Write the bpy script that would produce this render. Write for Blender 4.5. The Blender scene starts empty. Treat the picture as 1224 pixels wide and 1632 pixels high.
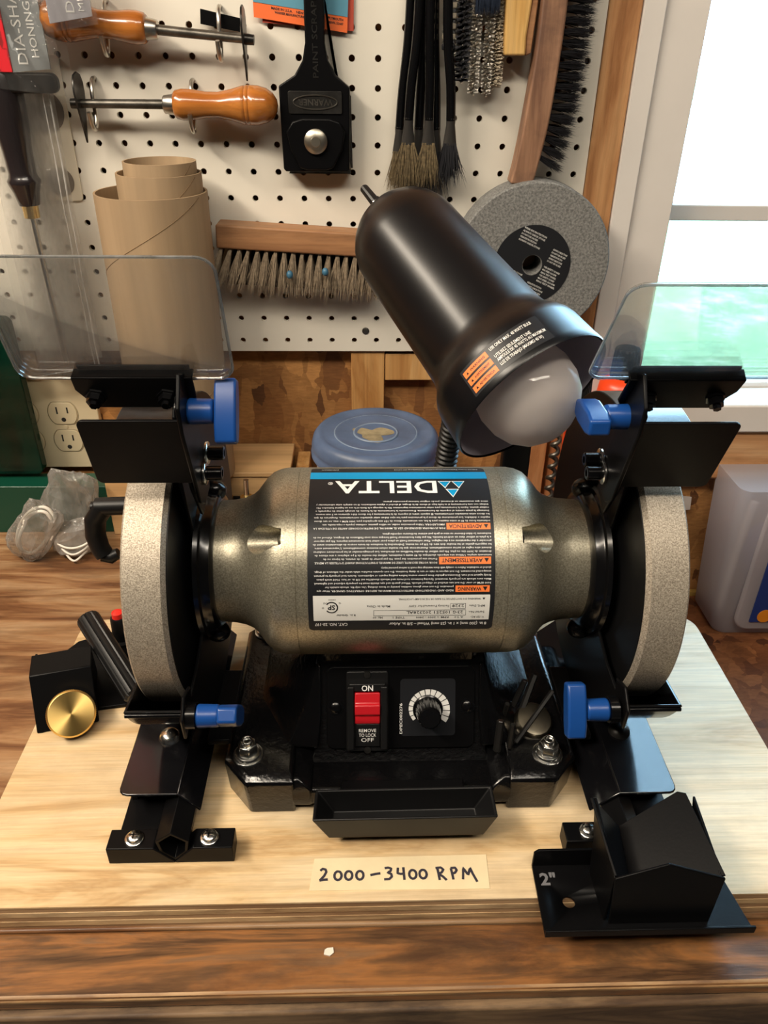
import bpy, bmesh, math, random
from mathutils import Vector, Matrix
R = random.Random(7)
S = 0.001                                   # everything below is written in millimetres
col = bpy.context.scene.collection
sc = bpy.context.scene
V3 = Vector

# ---------------------------------------------------------------- camera
cam_d = bpy.data.cameras.new('camera'); cam = bpy.data.objects.new('camera', cam_d); col.objects.link(cam)
p_, yw_, rl_ = 0.5445, -0.0343, 0.013
Zr = Matrix.Rotation(yw_, 3, 'Z')
r_ = Zr @ V3((1, 0, 0)); f_ = Zr @ V3((0, math.cos(p_), -math.sin(p_))); u_ = Zr @ V3((0, math.sin(p_), math.cos(p_)))
r2 = r_*math.cos(rl_) + u_*math.sin(rl_); u2 = -r_*math.sin(rl_) + u_*math.cos(rl_)
M = Matrix((( r2.x, u2.x, -f_.x, -28.85*S), (r2.y, u2.y, -f_.y, -860.6*S), (r2.z, u2.z, -f_.z, 491.5*S), (0, 0, 0, 1)))
cam.matrix_world = M
cam_d.sensor_fit = 'VERTICAL'; cam_d.sensor_height = 36; cam_d.lens = 36*1230/1632
cam_d.clip_start = 0.02; cam_d.clip_end = 300
sc.camera = cam
# ---------------------------------------------------------------- world, sun, lamps, exposure
w = bpy.data.worlds.new('sky'); sc.world = w; w.use_nodes = True
bg = w.node_tree.nodes['Background']; bg.inputs[0].default_value = (0.46, 0.75, 1.0, 1); bg.inputs[1].default_value = 19.0
sd = bpy.data.lights.new('sun', 'SUN'); sd.energy = 8; sd.angle = 0.01; sd.color = (1, 0.96, 0.9)
so = bpy.data.objects.new('sun', sd); col.objects.link(so); so.rotation_euler = (math.radians(42), 0, math.radians(-25))
def area(name, loc, aim, sx, sy, power, color, portal=False):
    d = bpy.data.lights.new(name, 'AREA'); d.shape = 'RECTANGLE'; d.size = sx*S; d.size_y = sy*S; d.energy = power; d.color = color
    if portal: d.cycles.is_portal = True
    o = bpy.data.objects.new(name, d); col.objects.link(o); o.location = V3(loc)*S
    o.rotation_euler = (V3(aim)-V3(loc)).to_track_quat('-Z', 'Y').to_euler(); return o
area('ceiling_tube_lamp', (-1000, -760, 1330), (-120, -250, 200), 1100, 130, 30, (1.0, 0.87, 0.70))
area('ceiling_tube_lamp', (-310, -1150, 1400), (-100, -350, 100), 900, 110, 8, (1.0, 0.87, 0.70))
area('ceiling_tube_lamp', (420, -1120, 1400), (100, -350, 100), 900, 110, 7, (1.0, 0.90, 0.76))
area('window_portal', (620, 30, 540), (620, -500, 400), 640, 830, 1, (1, 1, 1), True)
sc.view_settings.view_transform = 'Standard'; sc.view_settings.look = 'None'; sc.view_settings.gamma = 1
sc.view_settings.use_curve_mapping = False
sc.view_settings.exposure = 0.0
try:
    sc.cycles.use_denoising = True; sc.cycles.max_bounces = 10; sc.cycles.transparent_max_bounces = 16
    sc.cycles.caustics_reflective = False; sc.cycles.caustics_refractive = False; sc.cycles.sample_clamp_indirect = 6
except Exception: pass

# ---------------------------------------------------------------- materials
MATS = {}
def nt_new(name):
    m = bpy.data.materials.new(name); m.use_nodes = True
    return m, m.node_tree, m.node_tree.nodes['Principled BSDF']
def c4(c): return (c[0], c[1], c[2], 1)
def ramp(nt, fac, stops):
    n = nt.nodes.new('ShaderNodeValToRGB'); e = n.color_ramp.elements
    e[0].position, e[0].color = stops[0][0], c4(stops[0][1]); e[1].position, e[1].color = stops[-1][0], c4(stops[-1][1])
    for p, c in stops[1:-1]:
        k = e.new(p); k.color = c4(c)
    nt.links.new(fac, n.inputs[0]); return n.outputs[0]
def coords(nt, scale=(1, 1, 1), rot=(0, 0, 0), loc=(0, 0, 0)):
    tc = nt.nodes.new('ShaderNodeTexCoord'); mp = nt.nodes.new('ShaderNodeMapping')
    mp.inputs['Scale'].default_value = scale; mp.inputs['Rotation'].default_value = rot; mp.inputs['Location'].default_value = loc
    nt.links.new(tc.outputs['Object'], mp.inputs[0]); return mp.outputs[0]
def noise(nt, vec, scale, detail=4, rough=0.55, dist=0):
    n = nt.nodes.new('ShaderNodeTexNoise'); n.inputs['Scale'].default_value = scale; n.inputs['Detail'].default_value = detail
    n.inputs['Roughness'].default_value = rough; n.inputs['Distortion'].default_value = dist
    nt.links.new(vec, n.inputs['Vector']); return n.outputs['Fac']
def mixc(nt, fac, a, b, mode='MIX'):
    n = nt.nodes.new('ShaderNodeMix'); n.data_type = 'RGBA'; n.blend_type = mode
    for s, v in ((n.inputs[0], fac), (n.inputs[6], a), (n.inputs[7], b)):
        if hasattr(v, 'is_output'): nt.links.new(v, s)
        elif isinstance(v, (int, float)): s.default_value = v
        else: s.default_value = c4(v)
    return n.outputs[2]
def bump(nt, b, h, strength=0.3, dist=0.001):
    n = nt.nodes.new('ShaderNodeBump'); n.inputs['Strength'].default_value = strength; n.inputs['Distance'].default_value = dist
    nt.links.new(h, n.inputs['Height']); nt.links.new(n.outputs[0], b.inputs['Normal'])
def pm(name, base, rough=0.5, metal=0.0, coat=0.0, spec=0.5, bmp=None, var=None, emit=None, sss=0):
    """plain principled material; bmp=(scale,strength), var=(scale,amount)"""
    m, nt, b = nt_new(name)
    b.inputs['Base Color'].default_value = c4(base); b.inputs['Roughness'].default_value = rough; b.inputs['Metallic'].default_value = metal
    b.inputs['Coat Weight'].default_value = coat; b.inputs['Coat Roughness'].default_value = 0.08; b.inputs['Specular IOR Level'].default_value = spec
    vec = coords(nt)
    if bmp: bump(nt, b, noise(nt, vec, bmp[0], 3), bmp[1])
    if var:
        lo = tuple(x*(1-var[1]) for x in base); hi = tuple(min(1, x*(1+var[1])) for x in base)
        nt.links.new(ramp(nt, noise(nt, vec, var[0], 5, 0.6), [(0.3, lo), (0.7, hi)]), b.inputs['Base Color'])
    if sss: b.inputs['Subsurface Weight'].default_value = sss; b.inputs['Subsurface Radius'].default_value = (.004, .004, .004)
    MATS[name] = m; return m
def wood(name, stops, along='X', fine=60, coarse=7, rough=0.55, coat=0.0, knots=None, dirt=None, bstr=0.25, dist=0.6, rot=0):
    m, nt, b = nt_new(name)
    k = {'X': (0.12, 1, 1), 'Y': (1, 0.12, 1), 'Z': (1, 1, 0.12)}[along]
    kf = {'X': (0.03, 1, 1), 'Y': (1, 0.03, 1), 'Z': (1, 1, 0.03)}[along]
    v1 = coords(nt, k, (0, 0, rot)); v2 = coords(nt, kf, (0, 0, rot))
    n1 = noise(nt, v1, coarse, 6, 0.6, dist)
    w_ = nt.nodes.new('ShaderNodeMath'); w_.operation = 'MULTIPLY'; w_.inputs[1].default_value = 5.0; nt.links.new(n1, w_.inputs[0])
    fr = nt.nodes.new('ShaderNodeMath'); fr.operation = 'PINGPONG'; fr.inputs[1].default_value = 1.0; nt.links.new(w_.outputs[0], fr.inputs[0])
    c = ramp(nt, fr.outputs[0], stops)
    n2 = noise(nt, v2, fine, 4, 0.7)
    c = mixc(nt, 0.55, c, ramp(nt, n2, [(0.25, (0.55, 0.5, 0.45)), (0.75, (1.25, 1.2, 1.15))]), 'MULTIPLY')
    if dirt:
        v3 = coords(nt, (dirt[2], 1, 1) if len(dirt) > 2 else (1, 1, 1)); d = noise(nt, v3, dirt[0], 6, 0.65)
        n = nt.nodes.new('ShaderNodeValToRGB'); n.color_ramp.elements[0].position = 0.47; n.color_ramp.elements[1].position = 0.66
        nt.links.new(d, n.inputs[0]); mm = nt.nodes.new('ShaderNodeMath'); mm.operation = 'MULTIPLY'; mm.inputs[1].default_value = dirt[3] if len(dirt) > 3 else 0.8
        nt.links.new(n.outputs[0], mm.inputs[0]); c = mixc(nt, mm.outputs[0], c, dirt[1])
    if knots:
        vo = nt.nodes.new('ShaderNodeTexVoronoi'); vo.inputs['Scale'].default_value = knots; nt.links.new(v1, vo.inputs['Vector'])
        kn = ramp(nt, vo.outputs['Distance'], [(0.0, (0.16, 0.07, 0.03)), (0.07, (0.35, 0.2, 0.1)), (0.16, (1, 1, 1))]); c = mixc(nt, 0.9, c, kn, 'MULTIPLY')
    nt.links.new(c, b.inputs['Base Color']); b.inputs['Roughness'].default_value = rough; b.inputs['Coat Weight'].default_value = coat
    bump(nt, b, n2, bstr, 0.0006)
    MATS[name] = m; return m
def osb(name, a, bcol, cdark):
    m, nt, b = nt_new(name)
    def layer(scale, rot, off):
        v = coords(nt, (1, 1, 0.5), (0, rot, 0), off); nz = nt.nodes.new('ShaderNodeTexNoise'); nz.inputs['Scale'].default_value = 22; nz.inputs['Detail'].default_value = 4; nt.links.new(v, nz.inputs['Vector'])
        mx = nt.nodes.new('ShaderNodeVectorMath'); mx.operation = 'SCALE'; mx.inputs['Scale'].default_value = 0.035; nt.links.new(nz.outputs['Color'], mx.inputs[0])
        ad = nt.nodes.new('ShaderNodeVectorMath'); nt.links.new(v, ad.inputs[0]); nt.links.new(mx.outputs[0], ad.inputs[1])
        vo = nt.nodes.new('ShaderNodeTexVoronoi'); vo.inputs['Scale'].default_value = scale; nt.links.new(ad.outputs[0], vo.inputs['Vector'])
        sp = nt.nodes.new('ShaderNodeSeparateColor'); nt.links.new(vo.outputs['Color'], sp.inputs[0]); return sp
    s1, s2 = layer(48, 0.7, (0, 0, 0)), layer(62, -0.6, (3, 1, 2))
    hi = tuple(x*1.3 for x in a); md = tuple((x+y)/2 for x, y in zip(a, bcol))
    st = [(0.0, cdark), (0.2, bcol), (0.5, md), (0.8, a), (1, hi)]
    n0 = noise(nt, coords(nt), 14, 3, .5)
    c = mixc(nt, ramp(nt, s2.outputs[1], [(0.42, (0, 0, 0)), (0.58, (1, 1, 1))]), ramp(nt, s1.outputs[0], st), ramp(nt, s2.outputs[0], st))
    c = mixc(nt, 0.6, c, ramp(nt, n0, [(0.3, (0.5, 0.45, 0.42)), (0.7, (1.25, 1.2, 1.15))]), 'MULTIPLY')
    n2 = noise(nt, coords(nt, (0.3, 1, 1.6), (0, .5, 0)), 260, 4, .7)
    c = mixc(nt, 0.6, c, ramp(nt, n2, [(0.3, (0.55, 0.5, 0.45)), (0.7, (1.2, 1.2, 1.2))]), 'MULTIPLY')
    nt.links.new(c, b.inputs['Base Color']); b.inputs['Roughness'].default_value = 0.6
    bump(nt, b, s1.outputs[2], 0.3, 0.001); MATS[name] = m; return m
def clear(name, tint=(1, 1, 1), gloss=0.06, grough=0.03, haze=0.0, hazecol=(0.9, 0.9, 0.9), wrinkle=0, front=0.5):
    """thin clear plastic or glass: straight-through, fresnel gloss, optional milky haze"""
    m = bpy.data.materials.new(name); m.use_nodes = True; nt = m.node_tree; nt.nodes.clear()
    out = nt.nodes.new('ShaderNodeOutputMaterial'); t = nt.nodes.new('ShaderNodeBsdfTransparent'); t.inputs[0].default_value = c4(tint)
    g = nt.nodes.new('ShaderNodeBsdfGlossy'); g.inputs['Roughness'].default_value = grough
    if wrinkle:
        bn_ = nt.nodes.new('ShaderNodeBump'); bn_.inputs['Strength'].default_value = 1; bn_.inputs['Distance'].default_value = wrinkle
        nt.links.new(noise(nt, coords(nt, (1, 1, .5)), 70, 3, .6, 1.5), bn_.inputs['Height']); nt.links.new(bn_.outputs[0], g.inputs['Normal'])
    fr = nt.nodes.new('ShaderNodeFresnel'); fr.inputs[0].default_value = 1.45
    ma = nt.nodes.new('ShaderNodeMath'); ma.operation = 'ADD'; ma.inputs[1].default_value = gloss; nt.links.new(fr.outputs[0], ma.inputs[0])
    mm = nt.nodes.new('ShaderNodeMath'); mm.operation = 'MULTIPLY'; mm.inputs[1].default_value = 0.7; nt.links.new(ma.outputs[0], mm.inputs[0])
    mix = nt.nodes.new('ShaderNodeMixShader'); nt.links.new(mm.outputs[0], mix.inputs[0]); nt.links.new(t.outputs[0], mix.inputs[1]); nt.links.new(g.outputs[0], mix.inputs[2])
    last = mix.outputs[0]
    if haze:
        d = nt.nodes.new('ShaderNodeBsdfTranslucent'); d.inputs[0].default_value = c4(hazecol)
        d2 = nt.nodes.new('ShaderNodeBsdfDiffuse'); d2.inputs[0].default_value = c4(hazecol)
        m3 = nt.nodes.new('ShaderNodeMixShader'); m3.inputs[0].default_value = front; nt.links.new(d.outputs[0], m3.inputs[1]); nt.links.new(d2.outputs[0], m3.inputs[2])
        m2 = nt.nodes.new('ShaderNodeMixShader'); m2.inputs[0].default_value = haze
        if haze < 0.6:
            vv = noise(nt, coords(nt, (1, 1, .3)), 40, 4, .6); mr = nt.nodes.new('ShaderNodeMapRange'); mr.inputs[1].default_value = .35; mr.inputs[2].default_value = .7
            mr.inputs[3].default_value = haze*.5; mr.inputs[4].default_value = haze*1.7; nt.links.new(vv, mr.inputs[0]); nt.links.new(mr.outputs[0], m2.inputs[0])
        nt.links.new(last, m2.inputs[1]); nt.links.new(m3.outputs[0], m2.inputs[2]); last = m2.outputs[0]
    nt.links.new(last, out.inputs[0]); MATS[name] = m; return m

black_gloss = pm('black_gloss_paint', (0.003, 0.003, 0.0035), 0.2, 0, 0.15, 0.4, bmp=(260, 0.02))
plate_gloss = pm('glossy_plate_paint', (0.004, 0.004, 0.005), 0.16, 0, 0.6, 0.5)
black_satin = pm('black_satin_paint', (0.0035, 0.0035, 0.004), 0.36, 0, 0, 0.12, bmp=(500, 0.04))
black_cast = pm('black_cast_paint', (0.003, 0.003, 0.0035), 0.2, 0, 0.15, 0.4, bmp=(240, 0.4))
black_plastic = pm('black_plastic', (0.007, 0.007, 0.0075), 0.4, 0, 0, 0.35)
black_matte = pm('black_matte', (0.004, 0.004, 0.0045), 0.45, 0, 0, 0.25)
shade_black = pm('lamp_shade_paint', (0.004, 0.004, 0.005), 0.31, 0, 0, 0.42)
shade_inside = pm('lamp_shade_inside', (0.42, 0.39, 0.45), 0.5)
steel = pm('bright_steel', (0.72, 0.72, 0.70), 0.22, 1.0)
dull_steel = pm('worn_steel', (0.13, 0.12, 0.105), 0.4, 0.9, bmp=(120, 0.15), var=(60, 0.5))
dark_steel = pm('dark_steel', (0.05, 0.048, 0.045), 0.35, 0.8, var=(50, 0.5))
wire_steel = pm('wire_steel', (0.55, 0.52, 0.47), 0.3, 1.0)
brass = pm('brass', (0.86, 0.62, 0.24), 0.26, 1.0, bmp=(40, 0.03))
blue_plastic = pm('blue_plastic', (0.008, 0.062, 0.27), 0.32)
blue_lid = pm('dusty_blue_plastic', (0.085, 0.125, 0.22), 0.42, var=(22, 0.3))
lid_dust = pm('sawdust_patch', (0.30, 0.24, 0.14), 0.9, var=(70, 0.4))
white_plastic = pm('white_plastic', (0.78, 0.76, 0.72), 0.4)
red_plastic = pm('red_plastic', (0.55, 0.012, 0.02), 0.3)
red_dark = pm('red_cap', (0.8, 0.03, 0.02), 0.35)
orange_plastic = pm('orange_bottle', (0.9, 0.07, 0.015), 0.32, sss=0.1)
label_black = pm('label_black', (0.010, 0.011, 0.014), 0.45)
print_white = pm('print_white', (0.85, 0.85, 0.83), 0.5)
print_black = pm('print_black', (0.02, 0.02, 0.022), 0.5)
print_dim = pm('print_grey', (0.16, 0.16, 0.17), 0.5)
print_orange = pm('print_orange', (0.95, 0.22, 0.05), 0.5)
print_blue = pm('print_blue', (0.0, 0.30, 0.62), 0.45)
plate_white = pm('plate_silver', (0.78, 0.78, 0.75), 0.4)
beige = pm('beige_plastic', (0.72, 0.62, 0.42), 0.4)
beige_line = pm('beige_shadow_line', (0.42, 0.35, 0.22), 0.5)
slot_black = pm('slot_black', (0.02, 0.018, 0.015), 0.8)
white_paint = pm('white_trim_paint', (0.74, 0.70, 0.66), 0.42, bmp=(30, 0.06), var=(5, 0.06))
white_cord = pm('white_cord', (0.78, 0.74, 0.66), 0.45)
tape_mat = pm('masking_tape', (0.80, 0.66, 0.42), 0.6, bmp=(300, 0.1), var=(14, 0.12))
ink = pm('marker_ink', (0.03, 0.025, 0.04), 0.6)
card_red = pm('red_card', (0.62, 0.02, 0.03), 0.35)
card_grey = pm('grey_card', (0.27, 0.29, 0.30), 0.35)
card_pale = pm('pale_grey_card', (0.46, 0.45, 0.50), 0.35)
card_orange = pm('orange_card', (0.85, 0.16, 0.035), 0.5)
card_blue = pm('blue_card', (0.10, 0.30, 0.42), 0.5)
card_dark = pm('red_brown_card', (0.45, 0.06, 0.03), 0.6)
disc_grey = pm('grey_disc', (0.20, 0.17, 0.14), 0.5, 0.3)
clear_shield = clear('clear_polycarbonate', (0.93, 0.935, 0.93), 0.02, 0.02, 0.035, (0.85, 0.85, 0.85))
shield_edge = clear('polycarbonate_edge', (0.55, 0.6, 0.6), 0.35, 0.12, 0.25)
glass = clear('window_glass', (0.97, 0.99, 0.99), 0.0, 0.0)
bag_clear = clear('clear_bag', (0.93, 0.93, 0.92), 0.06, 0.12, 0.16, (0.85, 0.83, 0.80), 0.004)
bag_light = clear('clear_bag_light', (0.985, 0.985, 0.98), 0.015, 0.1, 0.05, (0.85, 0.83, 0.80), 0.004)
bag_crinkle = clear('crinkled_bag', (0.9, 0.9, 0.88), 0.12, 0.1, 0.26, (0.85, 0.83, 0.80), 0.006)
bag_seam = clear('bag_seam', (0.9, 0.9, 0.9), 0.15, 0.1, 0.45, (0.95, 0.94, 0.92))
bulb_glass = clear('reflector_bulb_glass', (0.9, 0.88, 0.86), 0.14, 0.04, 0.8, (0.95, 0.87, 0.83))
milky = clear('milky_plastic', (0.9, 0.9, 0.93), 0.05, 0.15, 0.62, (0.80, 0.76, 0.80))
green_clear = clear('green_translucent', (0.14, 0.26, 0.20), 0.03, 0.08, 0.32, (0.01, 0.09, 0.055))
green_solid = pm('green_plastic', (0.004, 0.055, 0.032), 0.3)
def metal_speck(name, c1, c2, scale, rough, metal, bstr):
    m, nt, b = nt_new(name); v = coords(nt)
    n1 = noise(nt, v, scale, 2, 0.7); nt.links.new(ramp(nt, n1, [(0.35, c1), (0.68, c2)]), b.inputs['Base Color'])
    b.inputs['Roughness'].default_value = rough; b.inputs['Metallic'].default_value = metal
    bump(nt, b, n1, bstr, 0.0004); MATS[name] = m; return m
gold_paint = metal_speck('champagne_hammered_paint', (0.29, 0.265, 0.20), (0.56, 0.52, 0.40), 900, 0.36, 0.75, 0.25)
grit = metal_speck('diamond_grit', (0.26, 0.22, 0.17), (0.62, 0.55, 0.45), 1100, 0.5, 0.45, 0.5)
grit_side = metal_speck('wheel_side_metal', (0.15, 0.135, 0.11), (0.30, 0.27, 0.22), 700, 0.5, 0.5, 0.2)
stone_grey = metal_speck('grey_grindstone', (0.115, 0.115, 0.112), (0.27, 0.27, 0.26), 420, 0.9, 0.0, 0.5)
bench_wood = wood('old_bench_wood', [(0.0, (0.13, 0.052, 0.02)), (0.35, (0.24, 0.115, 0.05)), (0.6, (0.34, 0.19, 0.09)), (1.0, (0.42, 0.27, 0.15))], 'X', 300, 30, 0.42, 0.15, None, (22, (0.06, 0.035, 0.02), 0.3, 0.5))
edge_wood = wood('bench_edge_wood', [(0.0, (0.06, 0.03, 0.014)), (0.35, (0.15, 0.075, 0.032)), (0.7, (0.31, 0.135, 0.045)), (1.0, (0.20, 0.11, 0.055))], 'X', 300, 40, 0.36, 0.25, None, (24, (0.05, 0.022, 0.012), 0.35, 0.7))
face_wood = wood('bench_face_wood', [(0.0, (0.08, 0.045, 0.024)), (0.5, (0.18, 0.11, 0.058)), (1.0, (0.27, 0.175, 0.095))], 'X', 300, 40, 0.6, 0, None, (35, (0.03, 0.018, 0.012), 0.3, 0.8))
ply_wood = wood('pale_plywood', [(0.0, (0.56, 0.37, 0.18)), (0.22, (0.70, 0.51, 0.28)), (0.6, (0.77, 0.60, 0.37)), (1.0, (0.81, 0.66, 0.44))], 'X', 350, 15, 0.46, 0.0, None, (26, (0.42, 0.30, 0.18), 0.7, 0.28), 0.12, 1.2)
ply_edge = wood('plywood_edge', [(0.0, (0.50, 0.34, 0.18)), (0.5, (0.68, 0.50, 0.28)), (1.0, (0.76, 0.59, 0.36))], 'X', 200, 40, 0.6, 0, None, (90, (0.16, 0.09, 0.05), 0.2, 0.6))
stud_wood = wood('fir_stud', [(0.0, (0.34, 0.15, 0.055)), (0.5, (0.48, 0.24, 0.10)), (1.0, (0.56, 0.31, 0.14))], 'Z', 250, 34, 0.5, 0.05, 9)
sill_wood = wood('sill_board_wood', [(0.0, (0.40, 0.19, 0.075)), (0.5, (0.54, 0.29, 0.13)), (1.0, (0.60, 0.36, 0.18))], 'X', 250, 26, 0.5)
furring = wood('furring_wood', [(0.0, (0.42, 0.20, 0.06)), (0.5, (0.56, 0.31, 0.11)), (1.0, (0.62, 0.38, 0.16))], 'Z', 250, 30, 0.55, 0, 9)
box_wood = wood('box_wood', [(0.0, (0.54, 0.33, 0.15)), (0.5, (0.66, 0.43, 0.21)), (1.0, (0.70, 0.48, 0.25))], 'X', 60, 6, 0.6)
handle_wood = wood('varnished_handle', [(0.0, (0.30, 0.085, 0.014)), (0.5, (0.42, 0.14, 0.025)), (1.0, (0.48, 0.185, 0.04))], 'X', 250, 22, 0.22, 0.6, None, None, 0.05)
brush_wood = wood('brush_block_wood', [(0.0, (0.28, 0.13, 0.055)), (0.5, (0.38, 0.19, 0.085)), (1.0, (0.42, 0.23, 0.11))], 'X', 300, 30, 0.6, 0, None, (30, (0.16, 0.08, 0.04), 0.3, 0.6))
curved_wood = wood('worn_brush_handle', [(0.0, (0.17, 0.085, 0.05)), (0.5, (0.27, 0.145, 0.085)), (1.0, (0.34, 0.19, 0.115))], 'Z', 300, 30, 0.6, 0, None, (18, (0.09, 0.045, 0.03), 1, 0.7))
yellow_wood = wood('pale_yellow_handle', [(0.0, (0.55, 0.31, 0.09)), (0.5, (0.66, 0.42, 0.15)), (1.0, (0.72, 0.48, 0.2))], 'Z', 250, 24, 0.4)
cardboard = wood('kraft_tube', [(0.0, (0.36, 0.255, 0.15)), (0.5, (0.41, 0.30, 0.185)), (1.0, (0.44, 0.325, 0.205))], 'Z', 30, 3, 0.75, 0, None, None, 0.08)
cardboard_seam = pm('kraft_seam', (0.22, 0.14, 0.07), 0.8)
osb_wall = osb('osb_panel', (0.46, 0.235, 0.08), (0.28, 0.125, 0.04), (0.11, 0.045, 0.018))
osb_red = osb('osb_shelf', (0.30, 0.12, 0.045), (0.22, 0.08, 0.03), (0.10, 0.035, 0.016))
peg_white = pm('pegboard_white', (0.76, 0.72, 0.63), 0.5, var=(7, 0.05), bmp=(25, 0.03))
bristle_tan = pm('tan_bristle', (0.30, 0.23, 0.155), 0.7, var=(300, 0.4))
bristle_black = pm('black_bristle', (0.018, 0.018, 0.022), 0.5)
bristle_brown = pm('dirty_bristle', (0.17, 0.125, 0.065), 0.8, var=(300, 0.6))
bristle_pale = pm('pale_bristle', (0.52, 0.45, 0.34), 0.7)
room_paint = pm('room_board', (0.07, 0.062, 0.055), 0.8)
ceiling_paint = pm('ceiling_board', (0.11, 0.10, 0.09), 0.8)
floor_mat = pm('concrete_floor', (0.2, 0.19, 0.18), 0.8, var=(3, 0.2))
yellow_strip = pm('yellow_strip', (0.50, 0.33, 0.08), 0.6)
worn_tan = wood('worn_tan_edge', [(0.0, (0.26, 0.14, 0.06)), (0.5, (0.40, 0.24, 0.11)), (1.0, (0.50, 0.33, 0.17))], 'X', 300, 60, 0.5, 0, None, (60, (0.12, 0.06, 0.03), 0.2, 0.8))
paper = pm('paper', (0.62, 0.56, 0.52), 0.7)

# ---------------------------------------------------------------- mesh builder
class MB:
    def __init__(s): s.v = []; s.f = []
    def add(s, vs, fs):
        o = len(s.v); s.v += [V3(x) for x in vs]; s.f += [tuple(i+o for i in f) for f in fs]; return s
    def box(s, x0, x1, y0, y1, z0, z1):
        return s.add([(x, y, z) for x in (x0, x1) for y in (y0, y1) for z in (z0, z1)], [(0, 1, 3, 2), (4, 6, 7, 5), (0, 4, 5, 1), (2, 3, 7, 6), (0, 2, 6, 4), (1, 5, 7, 3)])
    def obox(s, c, U, Vv, hx, hy, hz):
        U = V3(U).normalized(); Vv = V3(Vv); Vv = (Vv-U*Vv.dot(U)).normalized(); N = U.cross(Vv); c = V3(c)
        return s.add([c+U*a*hx+Vv*b*hy+N*d*hz for a in (-1, 1) for b in (-1, 1) for d in (-1, 1)], [(0, 1, 3, 2), (4, 6, 7, 5), (0, 4, 5, 1), (2, 3, 7, 6), (0, 2, 6, 4), (1, 5, 7, 3)])
    def prism(s, pts, O, U, Vv, N, t0, t1):
        O, U, Vv, N = V3(O), V3(U), V3(Vv), V3(N); n = len(pts)
        vs = [O+U*a+Vv*b+N*t0 for a, b in pts]+[O+U*a+Vv*b+N*t1 for a, b in pts]
        return s.add(vs, [tuple(range(n)), tuple(range(2*n-1, n-1, -1))]+[(i, (i+1) % n, (i+1) % n+n, i+n) for i in range(n)])
    def lathe(s, O, A, prof, n=32, closed=False):
        O = V3(O); A = V3(A).normalized(); U = A.orthogonal().normalized(); W = A.cross(U); o = len(s.v); rings = []
        for t, r in prof:
            if r < 1e-6: rings.append([len(s.v)]); s.v.append(O+A*t)
            else:
                rings.append(list(range(len(s.v), len(s.v)+n)))
                s.v += [O+A*t+(U*math.cos(2*math.pi*i/n)+W*math.sin(2*math.pi*i/n))*r for i in range(n)]
        prs = list(zip(rings, rings[1:]))+([(rings[-1], rings[0])] if closed else [])
        for a, b in prs:
            for i in range(n):
                j = (i+1) % n
                if len(a) == 1 and len(b) == 1: continue
                if len(a) == 1: s.f.append((a[0], b[i], b[j]))
                elif len(b) == 1: s.f.append((a[i], a[j], b[0]))
                else: s.f.append((a[i], a[j], b[j], b[i]))
        return s
    def cyl(s, p0, p1, r0, r1=None, n=20):
        p0, p1 = V3(p0), V3(p1); L = (p1-p0).length; r1 = r0 if r1 is None else r1
        return s.lathe(p0, p1-p0, [(0, 0), (0, r0), (L, r1), (L, 0)], n)
    def tube(s, path, r, n=8, flat=1.0, up=None, caps=True):
        P = [V3(p) for p in path]; rr = r if hasattr(r, '__len__') else [r]*len(P); N = None; rings = []
        for i, p in enumerate(P):
            T = (P[min(i+1, len(P)-1)]-P[max(i-1, 0)]).normalized()
            if N is None: N = (V3(up)-T*V3(up).dot(T)).normalized() if up else T.orthogonal().normalized()
            else: N = (N-T*N.dot(T)).normalized()
            B = T.cross(N); rings.append(len(s.v))
            s.v += [p+(N*math.cos(2*math.pi*k/n)*flat+B*math.sin(2*math.pi*k/n))*rr[i] for k in range(n)]
        for a, b in zip(rings, rings[1:]):
            s.f += [(a+k, a+(k+1) % n, b+(k+1) % n, b+k) for k in range(n)]
        if caps: s.f.append(tuple(rings[0]+k for k in range(n))); s.f.append(tuple(rings[-1]+k for k in range(n-1, -1, -1)))
        return s
    def grid(s, fn, us, vs, closed=False):
        o = len(s.v); nu, nv = len(us), len(vs)
        s.v += [V3(fn(u, v)) for u in us for v in vs]
        s.f += [(o+i*nv+j, o+(i+1)*nv+j, o+(i+1)*nv+j+1, o+i*nv+j+1) for i in range(nu-1) for j in range(nv-1)]
        return s
    def ball(s, c, r, n=16, sq=(1, 1, 1)):
        m = n//2; o = len(s.v)
        k = MB().lathe((0, 0, 0), (0, 0, 1), [(-math.cos(math.pi*i/m), math.sin(math.pi*i/m) if 0 < i < m else 0) for i in range(m+1)], n)
        return s.add([(c[0]+p.x*r*sq[0], c[1]+p.y*r*sq[1], c[2]+p.z*r*sq[2]) for p in k.v], k.f)
    def xf(s, mat):
        s.v = [mat @ p for p in s.v]; return s
    def build(s, name, mat, parent=None, bevel=0, seg=2, angle=40, kind=None, label=None, flat=False, keepn=False):
        me = bpy.data.meshes.new(name); root = V3((0, 0, 0))
        q = parent
        while q is not None: root += q.location; q = q.parent
        me.from_pydata([p*S-root for p in s.v], [], s.f)
        if not keepn:
            bm = bmesh.new(); bm.from_mesh(me); bmesh.ops.recalc_face_normals(bm, faces=bm.faces); bm.to_mesh(me); bm.free()
        if not flat:
            me.polygons.foreach_set('use_smooth', [True]*len(me.polygons)); me.set_sharp_from_angle(angle=math.radians(angle))
        me.materials.append(mat); o = bpy.data.objects.new(name, me); col.objects.link(o)
        if parent: o.parent = parent
        if bevel:
            b = o.modifiers.new('bevel', 'BEVEL'); b.width = bevel*S; b.segments = seg; b.limit_method = 'ANGLE'; b.angle_limit = math.radians(40); b.harden_normals = False
        if kind: o['kind'] = kind
        if label: o['label'] = label
        return o
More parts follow.
